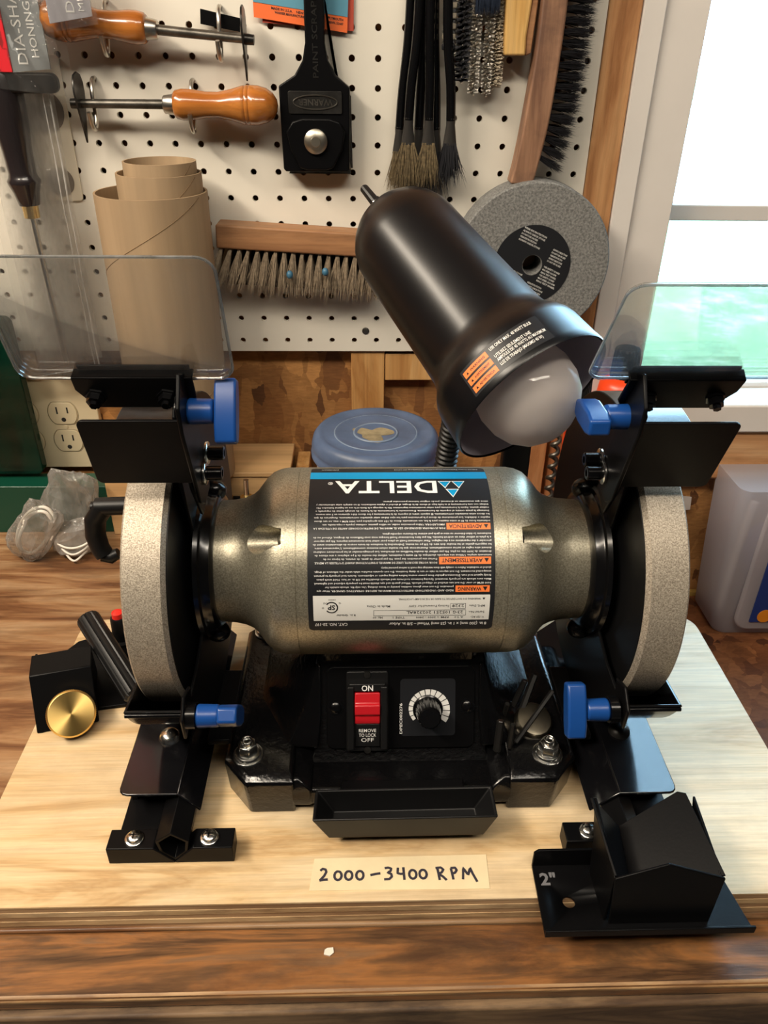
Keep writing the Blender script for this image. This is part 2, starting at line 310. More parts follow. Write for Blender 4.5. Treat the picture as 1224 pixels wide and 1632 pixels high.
def thing(name, label, cat, loc=(0, 0, 0), group=None):
    o = bpy.data.objects.new(name, None); col.objects.link(o); o.location = V3(loc)*S; o.empty_display_size = 0.02
    o['label'] = label; o['category'] = cat
    if group: o['group'] = group
    return o
def tag(o, label, cat, group=None):
    o['label'] = label; o['category'] = cat
    if group: o['group'] = group
    return o
def struct(name, mb, mat, bevel=0, parent=None):
    o = mb.build(name, mat, parent, bevel=bevel); o['kind'] = 'structure'; return o
def text_mb(txt, h, fn, width=None, bold=0.0, align='LEFT', shear=0, cuts=None, xlim=None, res=2):
    """flat lettering; fn maps (x, y) in mm on the lettered surface to a point"""
    cu = bpy.data.curves.new('t', 'FONT'); cu.body = txt; cu.size = 1; cu.resolution_u = res; cu.offset = bold; cu.shear = shear; cu.fill_mode = 'FRONT'
    ob = bpy.data.objects.new('t', cu); col.objects.link(ob)
    me = bpy.data.meshes.new_from_object(ob.evaluated_get(bpy.context.evaluated_depsgraph_get())) if False else bpy.data.meshes.new_from_object(ob)
    bm = bmesh.new(); bm.from_mesh(me); bpy.data.objects.remove(ob); bpy.data.meshes.remove(me); bpy.data.curves.remove(cu)
    mb = MB()
    if not bm.verts: bm.free(); return mb
    xs = [v.co.x for v in bm.verts]; x0, x1 = min(xs), max(xs)
    k = h/0.69; kx = width/(x1-x0) if width else k
    for v in bm.verts: v.co.x = (v.co.x-x0)*kx; v.co.y *= k; v.co.z = 0
    W = (x1-x0)*kx; dx = {'LEFT': 0, 'CENTER': -W/2, 'RIGHT': -W}[align]
    for v in bm.verts: v.co.x += dx
    if cuts:
        y = -h
        while y < h*1.5:
            bmesh.ops.bisect_plane(bm, geom=bm.verts[:]+bm.edges[:]+bm.faces[:], plane_co=(0, y, 0), plane_no=(0, 1, 0)); y += cuts
    bm.verts.index_update()
    mb.add([fn(v.co.x, v.co.y) for v in bm.verts], [tuple(v.index for v in f.verts) for f in bm.faces]); bm.free(); return mb
def planar(O, U, Vv): 
    O, U, Vv = V3(O), V3(U).normalized(), V3(Vv).normalized()
    return lambda x, y: O+U*x+Vv*y
def rrect(x0, x1, y0, y1, r, n=5):
    out = []
    for cx, cy, a0 in ((x1-r, y1-r, 0), (x0+r, y1-r, 90), (x0+r, y0+r, 180), (x1-r, y0+r, 270)):
        out += [(cx+r*math.cos(math.radians(a0+90*i/n)), cy+r*math.sin(math.radians(a0+90*i/n))) for i in range(n+1)]
    return out
def nut(mb, c, A, r, h, n=6):
    c, A = V3(c), V3(A).normalized(); return mb.lathe(c, A, [(0, 0), (0, r), (h*.85, r), (h, r*.86), (h, 0)], n)
def washer(mb, c, A, r, h=1.5): return mb.lathe(c, A, [(0, 0), (0, r), (h*.7, r), (h, r-.6), (h, 0)], 24)
X_, Y_, Z_ = V3((1, 0, 0)), V3((0, 1, 0)), V3((0, 0, 1))
# ================================================================ the setting
wb = MB()
wb.box(-2000, 303, 20, 60, -900, 1500); wb.box(930, 2200, 20, 60, -900, 1500)
wb.box(303, 930, 20, 60, -900, 118); wb.box(303, 930, 20, 60, 985, 1500)
struct('wall_back', wb, osb_wall)
struct('wall_left', MB().box(-2040, -2000, -2600, 60, -900, 1500), room_paint)
struct('wall_right', MB().box(2200, 2240, -2600, 60, -900, 1500), room_paint)
struct('wall_front', MB().box(-2040, 2240, -2640, -2600, -900, 1500), room_paint)
struct('ceiling', MB().box(-2040, 2240, -2640, 60, 1500, 1560), ceiling_paint)
struct('floor', MB().box(-2040, 2240, -2640, 60, -940, -900), floor_mat)
struct('trim_1', MB().box(205.8, 237.5, -3, 19, -24, 1200), stud_wood, 1.5)           # stud beside the pegboard
struct('trim_2', MB().box(-40, -1, 4, 19.5, -24, 187), furring, 1)                     # furring under the pegboard
struct('trim_3', MB().box(0, 57, 5, 19.5, 150, 183), furring, 1)
struct('trim_4', MB().box(-428, -404, 4, 19.5, 152, 187), furring, 1)
win = bpy.data.objects.new('window_1', None); col.objects.link(win); win['kind'] = 'structure'; win.location = V3((600, 20, 120))*S
MB().box(238, 259.6, -5, 20, 127, 1100).build('casing_board', white_paint, win, 1)
MB().box(930, 960, -5, 20, 127, 1100).build('casing_board', white_paint, win, 1)
MB().box(260.4, 303, 0, 55, 127, 1100).build('jamb', white_paint, win, 1)
MB().box(238, 960, -5, 55, 980, 1060).build('head_board', white_paint, win, 1)
MB().box(238, 975, -16, 55, 90, 127).build('stool', white_paint, win, 3)
MB().box(238, 975, -10, 20, 22, 89).build('apron', sill_wood, win, 4)
MB().box(303, 930, 40, 58, 326, 343).build('meeting_rail', white_paint, win, 1.5)
MB().box(303, 930, 40, 58, 127, 134).build('bottom_rail', white_paint, win, 1)
MB().box(303, 930, 48, 50, 134, 326).build('pane', glass, win)
MB().box(303, 930, 48, 50, 343, 980).build('pane', glass, win)
# outdoors
lm, lnt, lb = nt_new('lawn'); lv = coords(lnt)
lc = ramp(lnt, noise(lnt, lv, 2.6, 6, 0.75), [(0.35, (0.09, 0.16, 0.07)), (0.55, (0.145, 0.22, 0.105)), (0.72, (0.40, 0.42, 0.32))])
lnt.links.new(lc, lb.inputs[0]); lb.inputs['Roughness'].default_value = 0.9
dm = pm('blown_out_ground', (0.62, 0.66, 0.64), 0.9, var=(0.7, 0.5))
struct('lawn', MB().box(-20000, 30000, 62, 60000, -960, -900), lm)
struct('pale_far_ground', MB().box(-10000, 30000, 6800, 26000, -900, -893), dm)  # far ground coloured paler so the view overexposes to white
leaf = pm('sunlit_leaves', (0.20, 0.34, 0.26), 0.8, var=(1.2, 0.6)); bark = pm('bark', (0.2, 0.17, 0.14), 0.9)
for i, (x, y, h) in enumerate([(6200, 14500, 5200), (9500, 19000, 6500), (13500, 22500, 7000), (5200, 27000, 8000)]):
    t = thing('tree', ['tree beyond the pale ground nearest the window frame', 'second tree from the window frame across the pale ground', 'third tree over the pale ground, to the right', 'far tall tree behind the pale ground'][i], 'tree', (x, y, -900))
    MB().tube([(x, y, -900), (x+100, y, -900+h*.35), (x, y+50, -900+h*.75)], [h*.03, h*.024, h*.008], 8).build('trunk', bark, t)
    cr = MB()
    for k in range(26):
        a, b = R.uniform(0, 6.28), R.uniform(-1, 1); q = h*.27*R.uniform(.5, 1)
        cr.ball((x+q*math.cos(a)*math.cos(b), y+q*math.sin(a)*math.cos(b), -900+h*.66+q*1.1*math.sin(b)), h*.085*R.uniform(.6, 1.2), 8)
    cr.build('crown', leaf, t)

# pegboard with real holes
pb = MB(); NP = 16
per = []
for i in range(NP):
    a = 2*math.pi*i/NP; c, s = math.cos(a), math.sin(a); m = max(abs(c), abs(s)); per.append((c/m*12.7, s/m*12.7))
for ci in range(-9, 20):
    for ri in range(-3, 12):
        cx, cz = -290+25.4*ci, 480-25.4*ri
        o = [(cx+a, 0, cz+b) for a, b in per]
        i1 = [(cx+3.1*math.cos(2*math.pi*i/NP), 0, cz+3.1*math.sin(2*math.pi*i/NP)) for i in range(NP)]
        i2 = [(p[0], 5, p[2]) for p in i1]; b_ = [(p[0], 5, p[2]) for p in o]
        pb.add(o+i1+i2+b_, [f for i in range(NP) for f in ((i, (i+1) % NP, NP+(i+1) % NP, NP+i), (NP+i, NP+(i+1) % NP, 2*NP+(i+1) % NP, 2*NP+i), (2*NP+i, 2*NP+(i+1) % NP, 3*NP+(i+1) % NP, 3*NP+i))])
pbt = thing('pegboard', 'cream white perforated pegboard panel on the back wall', 'pegboard', (-150, 0, 187))
pb.build('panel', peg_white, pbt, angle=30)
sw = MB(); washer(sw, (-23, 0, 212), (0, -1, 0), 4, 1.2); sw.build('screw', dull_steel, pbt)
# pieces of horizontal furring behind the board
struct('trim_5', MB().box(-520, 205, 6, 19.5, 480-25.4*9.3, 480-25.4*8.7-8), furring)

# workbench
wbench = thing('workbench', 'old stained wooden workbench top under the grinder board', 'workbench', (-300, -300, -24))
MB().box(-1300, 314, -555, 18, -52, -24).build('top_board', bench_wood, wbench, 1.5)
MB().box(-1300, 314, -599, -555.5, -37, -24).build('edge_board', edge_wood, wbench, 2.5, 3)
MB().prism([(-599.4, -28), (-599.4, -26.2), (-597.6, -24.1), (-596.4, -23.85), (-596, -25)], (0, 0, 0), Y_, Z_, X_, -1300, 314).build('worn_edge', worn_tan, wbench)
MB().box(-1300, 314, -604, -560, -190, -37.6).build('face_board', face_wood, wbench, 2)
for x in (-1250, 220): MB().box(x, x+90, -540, -450, -900, -52).build('leg', face_wood, wbench, 2)
sh = thing('low_shelf', 'reddish strand board shelf below the window, right of the workbench', 'shelf', (800, -250, -181))
MB().box(318, 1600, -640, 19, -200, -181).build('shelf_board', osb_red, sh, 1)
MB().box(318, 1600, 12, 19.5, -181, -174).build('edge_strip', yellow_strip, sh, .5)
for x in (330, 1500): MB().box(x, x+70, -600, -530, -900, -200).build('leg', face_wood, sh, 2)

tag(MB().prism([(-3, -2), (1, -3), (3.5, -1), (3, 2.6), (-1, 2.2), (-2.6, 1)], (-52, -573, 0), X_, Y_, Z_, -23.9, -23).build('paint_chip', peg_white), 'tiny cream paint chip on the front bench board', 'paint chip')
# plywood base board, laid up in plies
pw = thing('plywood_board', 'pale plywood base board under the bench grinder', 'board', (0, -403, -24))
out = rrect(-303, 304, -553, -253, 22, 6)
zs = [0, -1.6, -6.6, -11.4, -16.2, -21, -24]
ply_dark = wood('ply_dark_layer', [(0, (0.34, 0.21, 0.11)), (1, (0.54, 0.37, 0.21))], 'X', 200, 40, 0.7)
for i, (a, b) in enumerate(zip(zs, zs[1:])):
    q = 0 if i % 2 == 0 else 0.5
    MB().prism([(x*(1-q/300), -403+(y+403)*(1-q/150)) for x, y in out], (0, 0, 0), X_, Y_, Z_, a, b).build('face_veneer' if i == 0 else 'ply', ply_wood if i == 0 else (ply_edge if i % 2 == 0 else ply_dark), pw)

# tape with handwriting
tp = thing('tape_label', 'strip of masking tape on the plywood, handwritten with a speed range', 'label', (-3, -533, 0))
MB().prism([(-63, -521), (58.5, -520), (57.5, -546), (-65.5, -545), (-64.4, -533)], (0, 0, 0), X_, Y_, Z_, 0.05, 0.4).build('tape', tape_mat, tp)
def hand(strokes, x, y, k, w_=1.0):
    mb = MB()
    for st in strokes:
        P = [(x+a*k, y+b*k, 0.55) for a, b in st]
        Q = []
        for i in range(len(P)-1):
            for t in range(3): Q.append(V3(P[i]).lerp(V3(P[i+1]), t/3))
        Q.append(V3(P[-1])); mb.tube(Q, w_, 6, 0.12, up=(0, 0, 1))
    return mb
def circ(cx, cy, rx, ry, n=12, a0=80): return [(cx+rx*math.cos(math.radians(a0+i*365/n)), cy+ry*math.sin(math.radians(a0+i*365/n))) for i in range(n+1)]
DG = {'2': [[(0, 7.5), (1.6, 9), (3.6, 8.4), (4.2, 6.6), (2.8, 3.6), (0.2, .6), (-.2, .3), (2.5, .7), (5.4, .9)]],
      '0': [circ(2.6, 3.6, 2.5, 3.3)], '-': [[(0, 3.6), (4, 4.4), (7, 4.8)]],
      '3': [[(0, 8.6), (2.4, 9), (4.6, 8.2), (4, 6.4), (2, 5.2), (4.4, 4.2), (4.8, 2.2), (3, .4), (-.6, .2)]],
      '4': [[(.6, 8.8), (.2, 4.6), (2.4, 4), (5, 4.3)], [(4.4, 9), (4.5, 4), (4.7, -.4)]],
      'R': [[(.6, 8.6), (1.2, 4), (1.6, -.6)], [(-.6, 8.4), (3, 8.8), (4.8, 7.2), (3.4, 5), (1.2, 4), (4, 2), (6.4, -.8)]],
      'P': [[(0, 8), (.6, 4), (1, -.4)], [(-.2, 8.2), (3, 8.4), (4, 6.6), (2.6, 4.6), (.6, 4)]],
      'M': [[(.4, -.4), (1, 4), (1.4, 8.2), (3.6, 4), (4.4, 3), (5.4, 5.6), (6.2, 8), (7.6, 3.6), (10, -2.4)]]}
x = -58.5
for ch, dx in (('2', 8.3), ('0', 6.3), ('0', 6.6), ('0', 8.4), ('-', 8.6), ('3', 7.4), ('4', 6.9), ('0', 6.1), ('0', 10.4), ('R', 8.6), ('P', 6.2), ('M', 0)):
    hand(DG[ch], x, -538 - (0.4 if ch in "RPM" else 0), 1.0).build('pen_stroke', ink, tp); x += dx*1.17
# ================================================================ bench grinder
AX, AY, AZ = -1.7, -384.0, 161.0
gr = thing('bench_grinder', 'champagne bench grinder with black guards, red switch and hooded lamp, on the plywood board', 'grinder', (0, AY, 0))
def rl(y, z): return V3((0, AY+y, AZ+z))                 # relative to the shaft
# --- motor housing
half = [(0, 69.3), (60, 69.3), (70.4, 69.3), (70.6, 68.9), (71, 68.9), (71.2, 69.3), (80, 69.2), (86, 68.2), (91, 66), (95.5, 62), (99, 57.5), (102, 53.5), (106, 50), (112, 47.3), (120, 45.6), (136, 44.4), (137.5, 43)]
prof = [(-t, r) for t, r in reversed(half)] + half[1:]
prof = [(prof[0][0], 0)] + prof + [(prof[-1][0], 0)]
hb = MB().lathe((AX, AY, AZ), X_, prof, 96)
ho = hb.build('motor_housing', gold_paint, gr, angle=50)
cutters = []
for s in (-1, 1):
    a = math.radians(42); d = V3((0, -math.sin(a), math.cos(a)))
    c = MB().cyl(V3((AX+s*80.5, AY, AZ))+d*60.5, V3((AX+s*116, AY, AZ))+d*60.5, 10, 10, 32).build('cut', gold_paint)
    c.location = gr.location*0; cutters.append(c)
    m = ho.modifiers.new('notch', 'BOOLEAN'); m.object = c; m.operation = 'DIFFERENCE'; m.solver = 'EXACT'
bpy.context.view_layer.update()
dg = bpy.context.evaluated_depsgraph_get()
nm = bpy.data.meshes.new_from_object(ho.evaluated_get(dg)); ho.modifiers.clear(); ho.data = nm
nm.polygons.foreach_set('use_smooth', [True]*len(nm.polygons)); nm.set_sharp_from_angle(angle=math.radians(35))
for c in cutters: bpy.data.objects.remove(c)
for s in (-1, 1):
    a = math.radians(42); d = V3((0, -math.sin(a), math.cos(a))); p = V3((AX+s*79.5, AY, AZ))+d*57
    q = MB().lathe(p, (s, 0, 0), [(0, 0), (0, 4.3), (2.5, 4.2), (4, 3), (4.4, 0)], 20); q.build('housing_screw', dark_steel if s > 0 else gold_paint, gr)
# --- rating label wrapped on the drum
def cylpt(X, phi, off=0.0):
    a = math.radians(phi); r = 69.3+off; return V3((X, AY-math.sin(a)*r, AZ+math.cos(a)*r))
RL = 69.3
def lab_rect(x0, x1, p0, p1, off, r=0):
    n = max(2, int(abs(p1-p0)/2.5)+1)
    mb = MB()
    def edge(phi):                                           # rounded corners
        if not r: return x0, x1
        dd = min(abs(phi-p0), abs(phi-p1))*math.pi/180*RL
        k = r-math.sqrt(max(0, r*r-(r-dd)**2)) if dd < r else 0
        return x0+k, x1-k
    ph = [p0+(p1-p0)*i/n for i in range(n+1)]
    if r: ph = sorted(set(ph+[p0+e for e in (.3, .8, 1.5, 2.4)]+[p1-e for e in (.3, .8, 1.5, 2.4)]))
    mb.grid(lambda u, v: cylpt(edge(v)[0]+(edge(v)[1]-edge(v)[0])*u, v, off), [0, .25, .5, .75, 1], ph); return mb
lab = lab_rect(-64.6, 59.8, -17, 98.6, 0.22, 3.2).build('rating_label', label_black, gr, angle=60)
lab['label'] = 'black rating and warning label, upside down'
def lt(x0, phi, off=0.42): return lambda x, y: cylpt(x0-x, phi+math.degrees(y/RL), off)
lab_rect(-64.6, 59.8, -8, 1.0, 0.34).build('blue_stripe', print_blue, lab)
lab_rect(-61.2, 56.8, 75.2, 91.2, 0.34).build('data_plate', plate_white, lab)
T = MB()
def addt(mb, other): mb.add(other.v, other.f)
D = MB(); addt(D, text_mb('DELTA', 13.0, lt(23.5, 3.7), width=70.5, bold=0.016, cuts=2.5)); addt(D, text_mb('®', 3.2, lt(-48.4, 4.4), bold=.01)); D.build('logo_lettering', print_white, lab, flat=True)
for cx, ph, k in ((29.2, 3.8, 1), (38.8, 3.8, 1), (34.0, 11.2, 1)):
    for sc_, mt, of in ((1.0, print_white, .36), (0.78, print_blue, .5)):
        w2, h2 = 4.7*sc_, 8.3*sc_; b0 = ph+math.degrees((8.3-h2)*.4/RL)
        g = MB(); nn = 6
        rows = [[cylpt(cx+sgn*w2*(1-t/nn), b0+math.degrees(h2*t/nn/RL), of) for sgn in (1, -1)] for t in range(nn+1)]
        for t in range(nn):
            g.add([rows[t][0], rows[t][1], rows[t+1][1], rows[t+1][0]], [(0, 1, 2, 3)])
        g.build('logo_triangle', mt, lab, flat=True)
def block(lines, ph_top, ph_bot, x0, x1, h, first=None):
    n = len(lines); st = (ph_top-ph_bot)/n
    for i, l in enumerate(lines):
        xs = first if (first is not None and i < 2) else x0
        W = (xs-x1)*(1.0 if i < n-1 else 0.62)
        if first is not None and i == 1: W *= 0.93
        addt(T, text_mb(l, h, lt(xs, ph_top-st*(i+1)+st*.28), width=W-R.uniform(0, 2.5), bold=0.012, res=1))
block(['READ AND UNDERSTAND INSTRUCTION MANUAL BEFORE OPERATING GRINDER. Wear eye', 'protection. Do not wear gloves, neckties, jewelry or loose clothing. Use only 8in. wheels suitable for',
       '3600 RPM or over. Do not use cracked or chipped wheels. Wheel guards and eye shields must be properly adjusted and tightened.', 'Make sure wheels are properly mounted. Spacing between tool rests and wheels should be set 1/8 in. or less. Hold work piece',
       'firmly against tool rest. Disconnect grinder from power source before making repairs or adjustments. Secure tool properly to prevent', 'unexpected movement. Do not expose to rain or use in damp locations. Do not operate machine while under the influence of drugs,',
       'alcohol or medication. Failure to comply with these warnings may result in serious personal injury.'], 73.6, 58.8, 57, -61, 1.25, 32)
block(['POUR VOTRE SECURITE, LISEZ DE MANUEL D\'INSTUCTIONS AVANT D\'UTILISER LA MEULE.', 'Portez une protection des yeux. Ne pas porter de gants, de cravate, de bijoux ou de', 'vetements amples. Utilisez une ampoule electrique de 40 watts a maximum, utilisez des meules de 8 po adaptees a une vitesse de',
       'drotation de 3600 t/m ou plus. Ne pas utiliser de meules fendillees ou ebrechees. Les protege-meules et les protecteurs oculaires', 'doivent etre regles et serres convenablement. Assurez-vous que les meules soient montees convenablement. L\'espacement entre',
       'les supports-guides et les meules doit etre de 1/8 po ou moins. Debranchez la meuleuse de toute source de alimentation avant de', 'proceder a des reparations ou a des reglages. Fixer solidement l\'outil en place pour eviter tout mouvement imprevu. Ne pas exposer',
       'a la pluie ni utiliser dans un endroit humide. Ne pas faire fonctionner l\'outil lorsque vous sous l\'influence de drogues, d\'alcool ou de', 'medicaments. Le defaut d\'observer ces mises en garde peut entrainer des blessures corporelles graves.'], 58.0, 40.2, 57.5, -61, 1.25, 21)
block(['POR SU PROPIA SEGURIDAD LEA EL MANUAL DE INSTRUCCIONES ANTES DE UTILIZAR LA', 'AMOLADORA. Utilice proteccion ocular, no utilice guantes, corbatas, joyeria o ropa suelta, use', 'solamente focos de 40 w como maximo para la luz, use unicamente discos de 150 mm apropiados para 3400 RPM o mas, no use discos',
       'rajados o doblados. Los protectores de discos y la proteccion para los ojos deben estar ajustados correctamente. Asegurese de que', 'los discos esten montados correctamente. El espacio entre el soporte de la herramienta y los discos debe ajustarse en 3 mm menos.',
       'Sostenga la pieza contra el soporte de herramienta. Desconecte la herramienta de la fuente de energia antes de repararla o', 'realizar ajustes. Sujete la herramienta para evitar movimientos imprevistos. No la exponga a la lluvia ni la use en lugares humedos. No',
       'trabaje con esta herramienta si se halla bajo el efecto de la drogas, el alcohol o alguna medicacion. Si no cumple estas advertencias y', 'otros que encuentran en el manual, puede originar lesiones personales graves.'], 39.0, 20.0, 57.5, -61, 1.25, 27)
addt(T, text_mb('8 in. (200 mm) x 1 in. (25 mm) Wheel – 5/8 in. Arbor', 2.4, lt(55.5, 92.9), width=66, bold=0.02)); addt(T, text_mb('CAT. NO. 23-197', 2.5, lt(-38.5, 92.9), width=22, bold=0.02))
addt(T, text_mb('DELTA Power Equipment Corporation, Spartanburg, SC 29303', 1.6, lt(55, -13.2), width=60, bold=.012, res=1)); addt(T, text_mb('DPEC002371', 1.5, lt(-45, -13.2), width=12, bold=.012, res=1))
T.build('white_print', print_white, lab, flat=True)
for x1, x0, p0, p1, s_ in ((56.2, 33.4, 69.8, 73.5, 'WARNING'), (57, 22.4, 54.0, 58.0, 'AVERTISSEMENT'), (57.5, 28, 35.0, 38.7, 'ADVERTENCIA')):
    bx = lab_rect(x0, x1, p0, p1, .34).build('orange_panel', print_orange, lab)
    t = text_mb(s_, 2.5, lt(x1-5.6, p0+.9, .45), width=(x1-x0)-7.2, bold=.02)
    a0 = p0+.7; t.add([cylpt(x1-1.4, a0, .45), cylpt(x1-4.6, a0, .45), cylpt(x1-3.0, a0+2.4, .45)], [(0, 1, 2)])
    t.build('orange_panel_print', label_black, lab, flat=True)
K = MB()
for s_, x, ph, h, wd in (('V: 120 AC-', 53.5, 88.6, 1.6, 9), ('A: 5.0', 39.5, 88.6, 1.6, 6), ('RPM: n 2000 - 3400', 29.5, 88.6, 1.6, 22), ('TYPE 1', 0, 88.6, 1.6, 8), ('Hz: 60', -15, 88.6, 1.6, 6.5),
                         ('Serial No.', 53.5, 85.2, 1.7, 11), ('23G 105251 202328AL', 39, 85.0, 2.2, 38), ('8 in. Grinder', -33, 86.8, 1.6, 13), ('MFG. Date', 53.5, 81.2, 1.6, 10.5), ('2328', 39.5, 80.9, 2.2, 8),
                         ('Factory Powered for 120V', 29.5, 81.2, 1.6, 27), ('Made in China', -10, 81.2, 1.7, 15.5), ('WARNING: DO NOT EXPOSE TO RAIN OR USE IN DAMP LOCATIONS.', 50.5, 77.0, 1.35, 55),
                         ('C          US', -42.5, 79.2, 1.2, 12), ('C00003', -46, 77.2, 1.0, 5)):
    addt(K, text_mb(s_, h, lt(x, ph, .45), width=wd, bold=.01, res=1))
def frame(x0, x1, p0, p1):
    g = .28; gp = math.degrees(g/RL)
    for a in ((x0, x1, p0, p0+gp), (x0, x1, p1-gp, p1), (x0, x0+g, p0, p1), (x1-g, x1, p0, p1)): addt(K, lab_rect(*a, .44))
frame(-21, 41, 84.3, 88.1); frame(30.4, 40.6, 80.2, 83.6)
K.add([cylpt(53.6, 76.9, .45), cylpt(51.6, 76.9, .45), cylpt(52.6, 78.2, .45)], [(0, 1, 2)])
for i in range(26):                                          # certification mark: open ring with monogram
    a0, a1 = math.radians(35+i*290/26), math.radians(35+(i+1)*290/26)
    K.add([cylpt(-49-q*math.cos(a), 82.4+math.degrees(q*math.sin(a)/RL), .45) for q, a in ((4.4, a0), (4.4, a1), (3.5, a1), (3.5, a0))], [(0, 1, 2, 3)])
addt(K, text_mb('SP', 3.4, lt(-46.6, 81.0, .45), width=5, bold=.03)); addt(K, text_mb('®', 1.4, lt(-54, 82, .45)))
K.build('black_print', print_black, lab, flat=True)

# --- base casting
bs = MB()
def base_outline(k, y0=-483, y1=-296, hw=132, ch=17):
    return [(-hw+ch, y0), (hw-ch, y0), (hw, y0+ch*1.3), (hw, y1-ch), (hw-ch, y1), (-hw+ch, y1), (-hw, y1-ch), (-hw, y0+ch*1.3)]
def loft(mb, secs):
    n = len(secs[0][1]); o = len(mb.v)
    for z, pts in secs: mb.v += [V3((x, y, z)) for x, y in pts]
    for k in range(len(secs)-1):
        mb.f += [(o+k*n+i, o+k*n+(i+1) % n, o+(k+1)*n+(i+1) % n, o+(k+1)*n+i) for i in range(n)]
    mb.f.append(tuple(o+i for i in range(n))); mb.f.append(tuple(o+(len(secs)-1)*n+i for i in range(n)))
def sc_out(pts, kx, ky, cy=-390): return [(x*kx, cy+(y-cy)*ky) for x, y in pts]
bo = base_outline(1)
loft(bs, [(7, sc_out(bo, .97, .975)), (20, sc_out(bo, .985, .985)), (23, sc_out(bo, .97, .97))])
for sx in (-1, 1):                                           # raised foot wings with bolt pads
    def wsec(k, xi): return sc_out([(sx*xi, -483), (sx*114, -483), (sx*132, -461), (sx*132, -314), (sx*114, -296), (sx*xi, -296)], k, k)
    wng2 = [(sx*81, -474), (sx*112, -478), (sx*128, -458), (sx*128, -316), (sx*112, -301), (sx*81, -301)]
    loft(bs, [(0, wsec(.985, 80)), (32, wsec(1.0, 79)), (36.5, wng2)])
    loft(bs, [(7, wsec(.987, 67)[:1]+[(sx*82*.987, -390-93*.987), (sx*82*.987, -390+94*.987)]+wsec(.987, 67)[5:]), (24, wsec(.995, 66)[:1]+[(sx*84, -390-93*.995), (sx*84, -390+94*.995)]+wsec(.995, 66)[5:]), (32, [(sx*76, -478), (sx*84, -478), (sx*84, -300), (sx*76, -300)])])
    loft(bs, [(34, [(sx*62, -452), (sx*86, -450), (sx*112, -400), (sx*112, -330), (sx*62, -310)]), (56, [(sx*60, -440), (sx*74, -436), (sx*90, -396), (sx*90, -336), (sx*60, -320)]), (92, [(sx*60, -424), (sx*64, -420), (sx*70, -396), (sx*70, -340), (sx*60, -330)])])
pd = [(-67, -450), (67, -450), (67, -320), (-67, -320)]
loft(bs, [(14, [(-70, -462), (70, -462), (70, -312), (-70, -312)]), (23, [(-69, -455), (69, -455), (69, -315), (-69, -315)]), (27, [(-66, -449), (66, -449), (66, -318), (-66, -318)]), (94, [(-65, -419.5), (65, -419.5), (65, -335), (-65, -335)]), (104, [(-60, -412), (60, -412), (60, -340), (-60, -340)])])
bs.build('base_casting', black_cast, gr, bevel=2.2, seg=3)
MB().box(-62, 60, -420, -346, 88, 112).build('motor_saddle', black_cast, gr, 6, 3)
for sx, x, y in ((-1, -114, -459), (1, 110, -462), (-1, -114, -318), (1, 112, -318)):
    b = MB(); washer(b, (x, y, 36), Z_, 11.5, 2); b.lathe((x, y, 38), Z_, [(0, 0), (0, 9.8), (2, 9.4), (3, 7.6), (3, 0)], 28); nut(b, (x, y, 40.5), Z_, 7.6, 8.5)
    b.lathe((x, y, 48), Z_, [(0, 0), (0, 4.4), (4, 4.4), (5, 3.8), (4.6, 2.6), (3.2, 2.4), (3.2, 0)], 20); b.build('flange_nut', steel, gr, .5)
# --- switch panel: plane leaning back; px, pz along X and up the slope
PO = V3((0, -447.6, 29.8)); PU = X_; PV = V3((0, 27.5, 60)).normalized(); PN = PU.cross(PV)
if PN.y > 0: PN = -PN
pnl = MB().prism(rrect(-56, 57, 0, 65, 6, 6), PO, PU, PV, PN, -2, 2.2).build('switch_panel', black_satin, gr, .8)
def pp(x, v, n=0): return PO+PU*x+PV*v+PN*n
for x in (-49, 51):
    q = MB().lathe(pp(x, 33, 2), PN, [(0, 0), (0, 6), (.6, 6), (.6, 4.4), (2, 4.2), (3, 2.6), (3.2, 0)], 20); q.build('panel_screw', black_gloss, gr)
swb = MB(); swb.prism(rrect(-41, -9, -1, 62, 2), PO, PU, PV, PN, 1.5, 4.5)
for x in (-37.5, -12.5): swb.prism(rrect(x-2.6, x+2.6, 3, 52, 1), PO, PU, PV, PN, 4, 11)
swb.prism([(-36, 48), (-14, 48), (-11, 54), (-39, 54)], PO, PU, PV, PN, 4, 10)
swo = swb.build('switch_housing', black_plastic, gr, .8)
PX = PU
def sprism(mb, x0, x1, prof_): mb.prism(prof_, V3((x0, 0, 0))+PO, PV, PN, PX, 0, x1-x0)   # profile in (v, n)
rk = MB(); sprism(rk, -34.5, -15.5, [(22, 4), (22, 8), (24, 9.5), (29, 9.5), (31, 12.5), (38, 13), (39.5, 11), (47, 10), (47, 4)])
rk.build('rocker', red_plastic, swo, .7, label='red rocker switch')
sprism_k = MB(); sprism(sprism_k, -34.5, -15.5, [(4, 4), (4, 7), (21.8, 7.5), (21.8, 4)]); sprism_k.build('rocker_foot', black_plastic, swo, .4)
pt = lambda x, v, n: planar(pp(x, v, n), PU, PV)
text_mb('ON', 4.3, pt(-25, 48.6, 10.2), width=8.6, bold=.02, align='CENTER').build('on_print', print_white, swo, flat=True); addt_ = MB()
addt(addt_, text_mb('REMOVE', 2.5, pt(-25, 15.6, 7.7), width=13, bold=.004, align='CENTER')); addt(addt_, text_mb('TO LOCK', 2.5, pt(-25, 12.0, 7.7), width=13, bold=.004, align='CENTER'))
addt(addt_, text_mb('OFF', 3.0, pt(-25, 8.0, 7.7), width=9.5, bold=.0, align='CENTER')); addt_.build('lock_print', print_white, swo, flat=True)
for v in (-2.2+1, 57.8):
    MB().lathe(pp(-25, v+1.5, 4.4), PN, [(0, 0), (0, 3), (1.2, 2.6), (1.4, 0)], 16).build('switch_screw', dark_steel, swo)
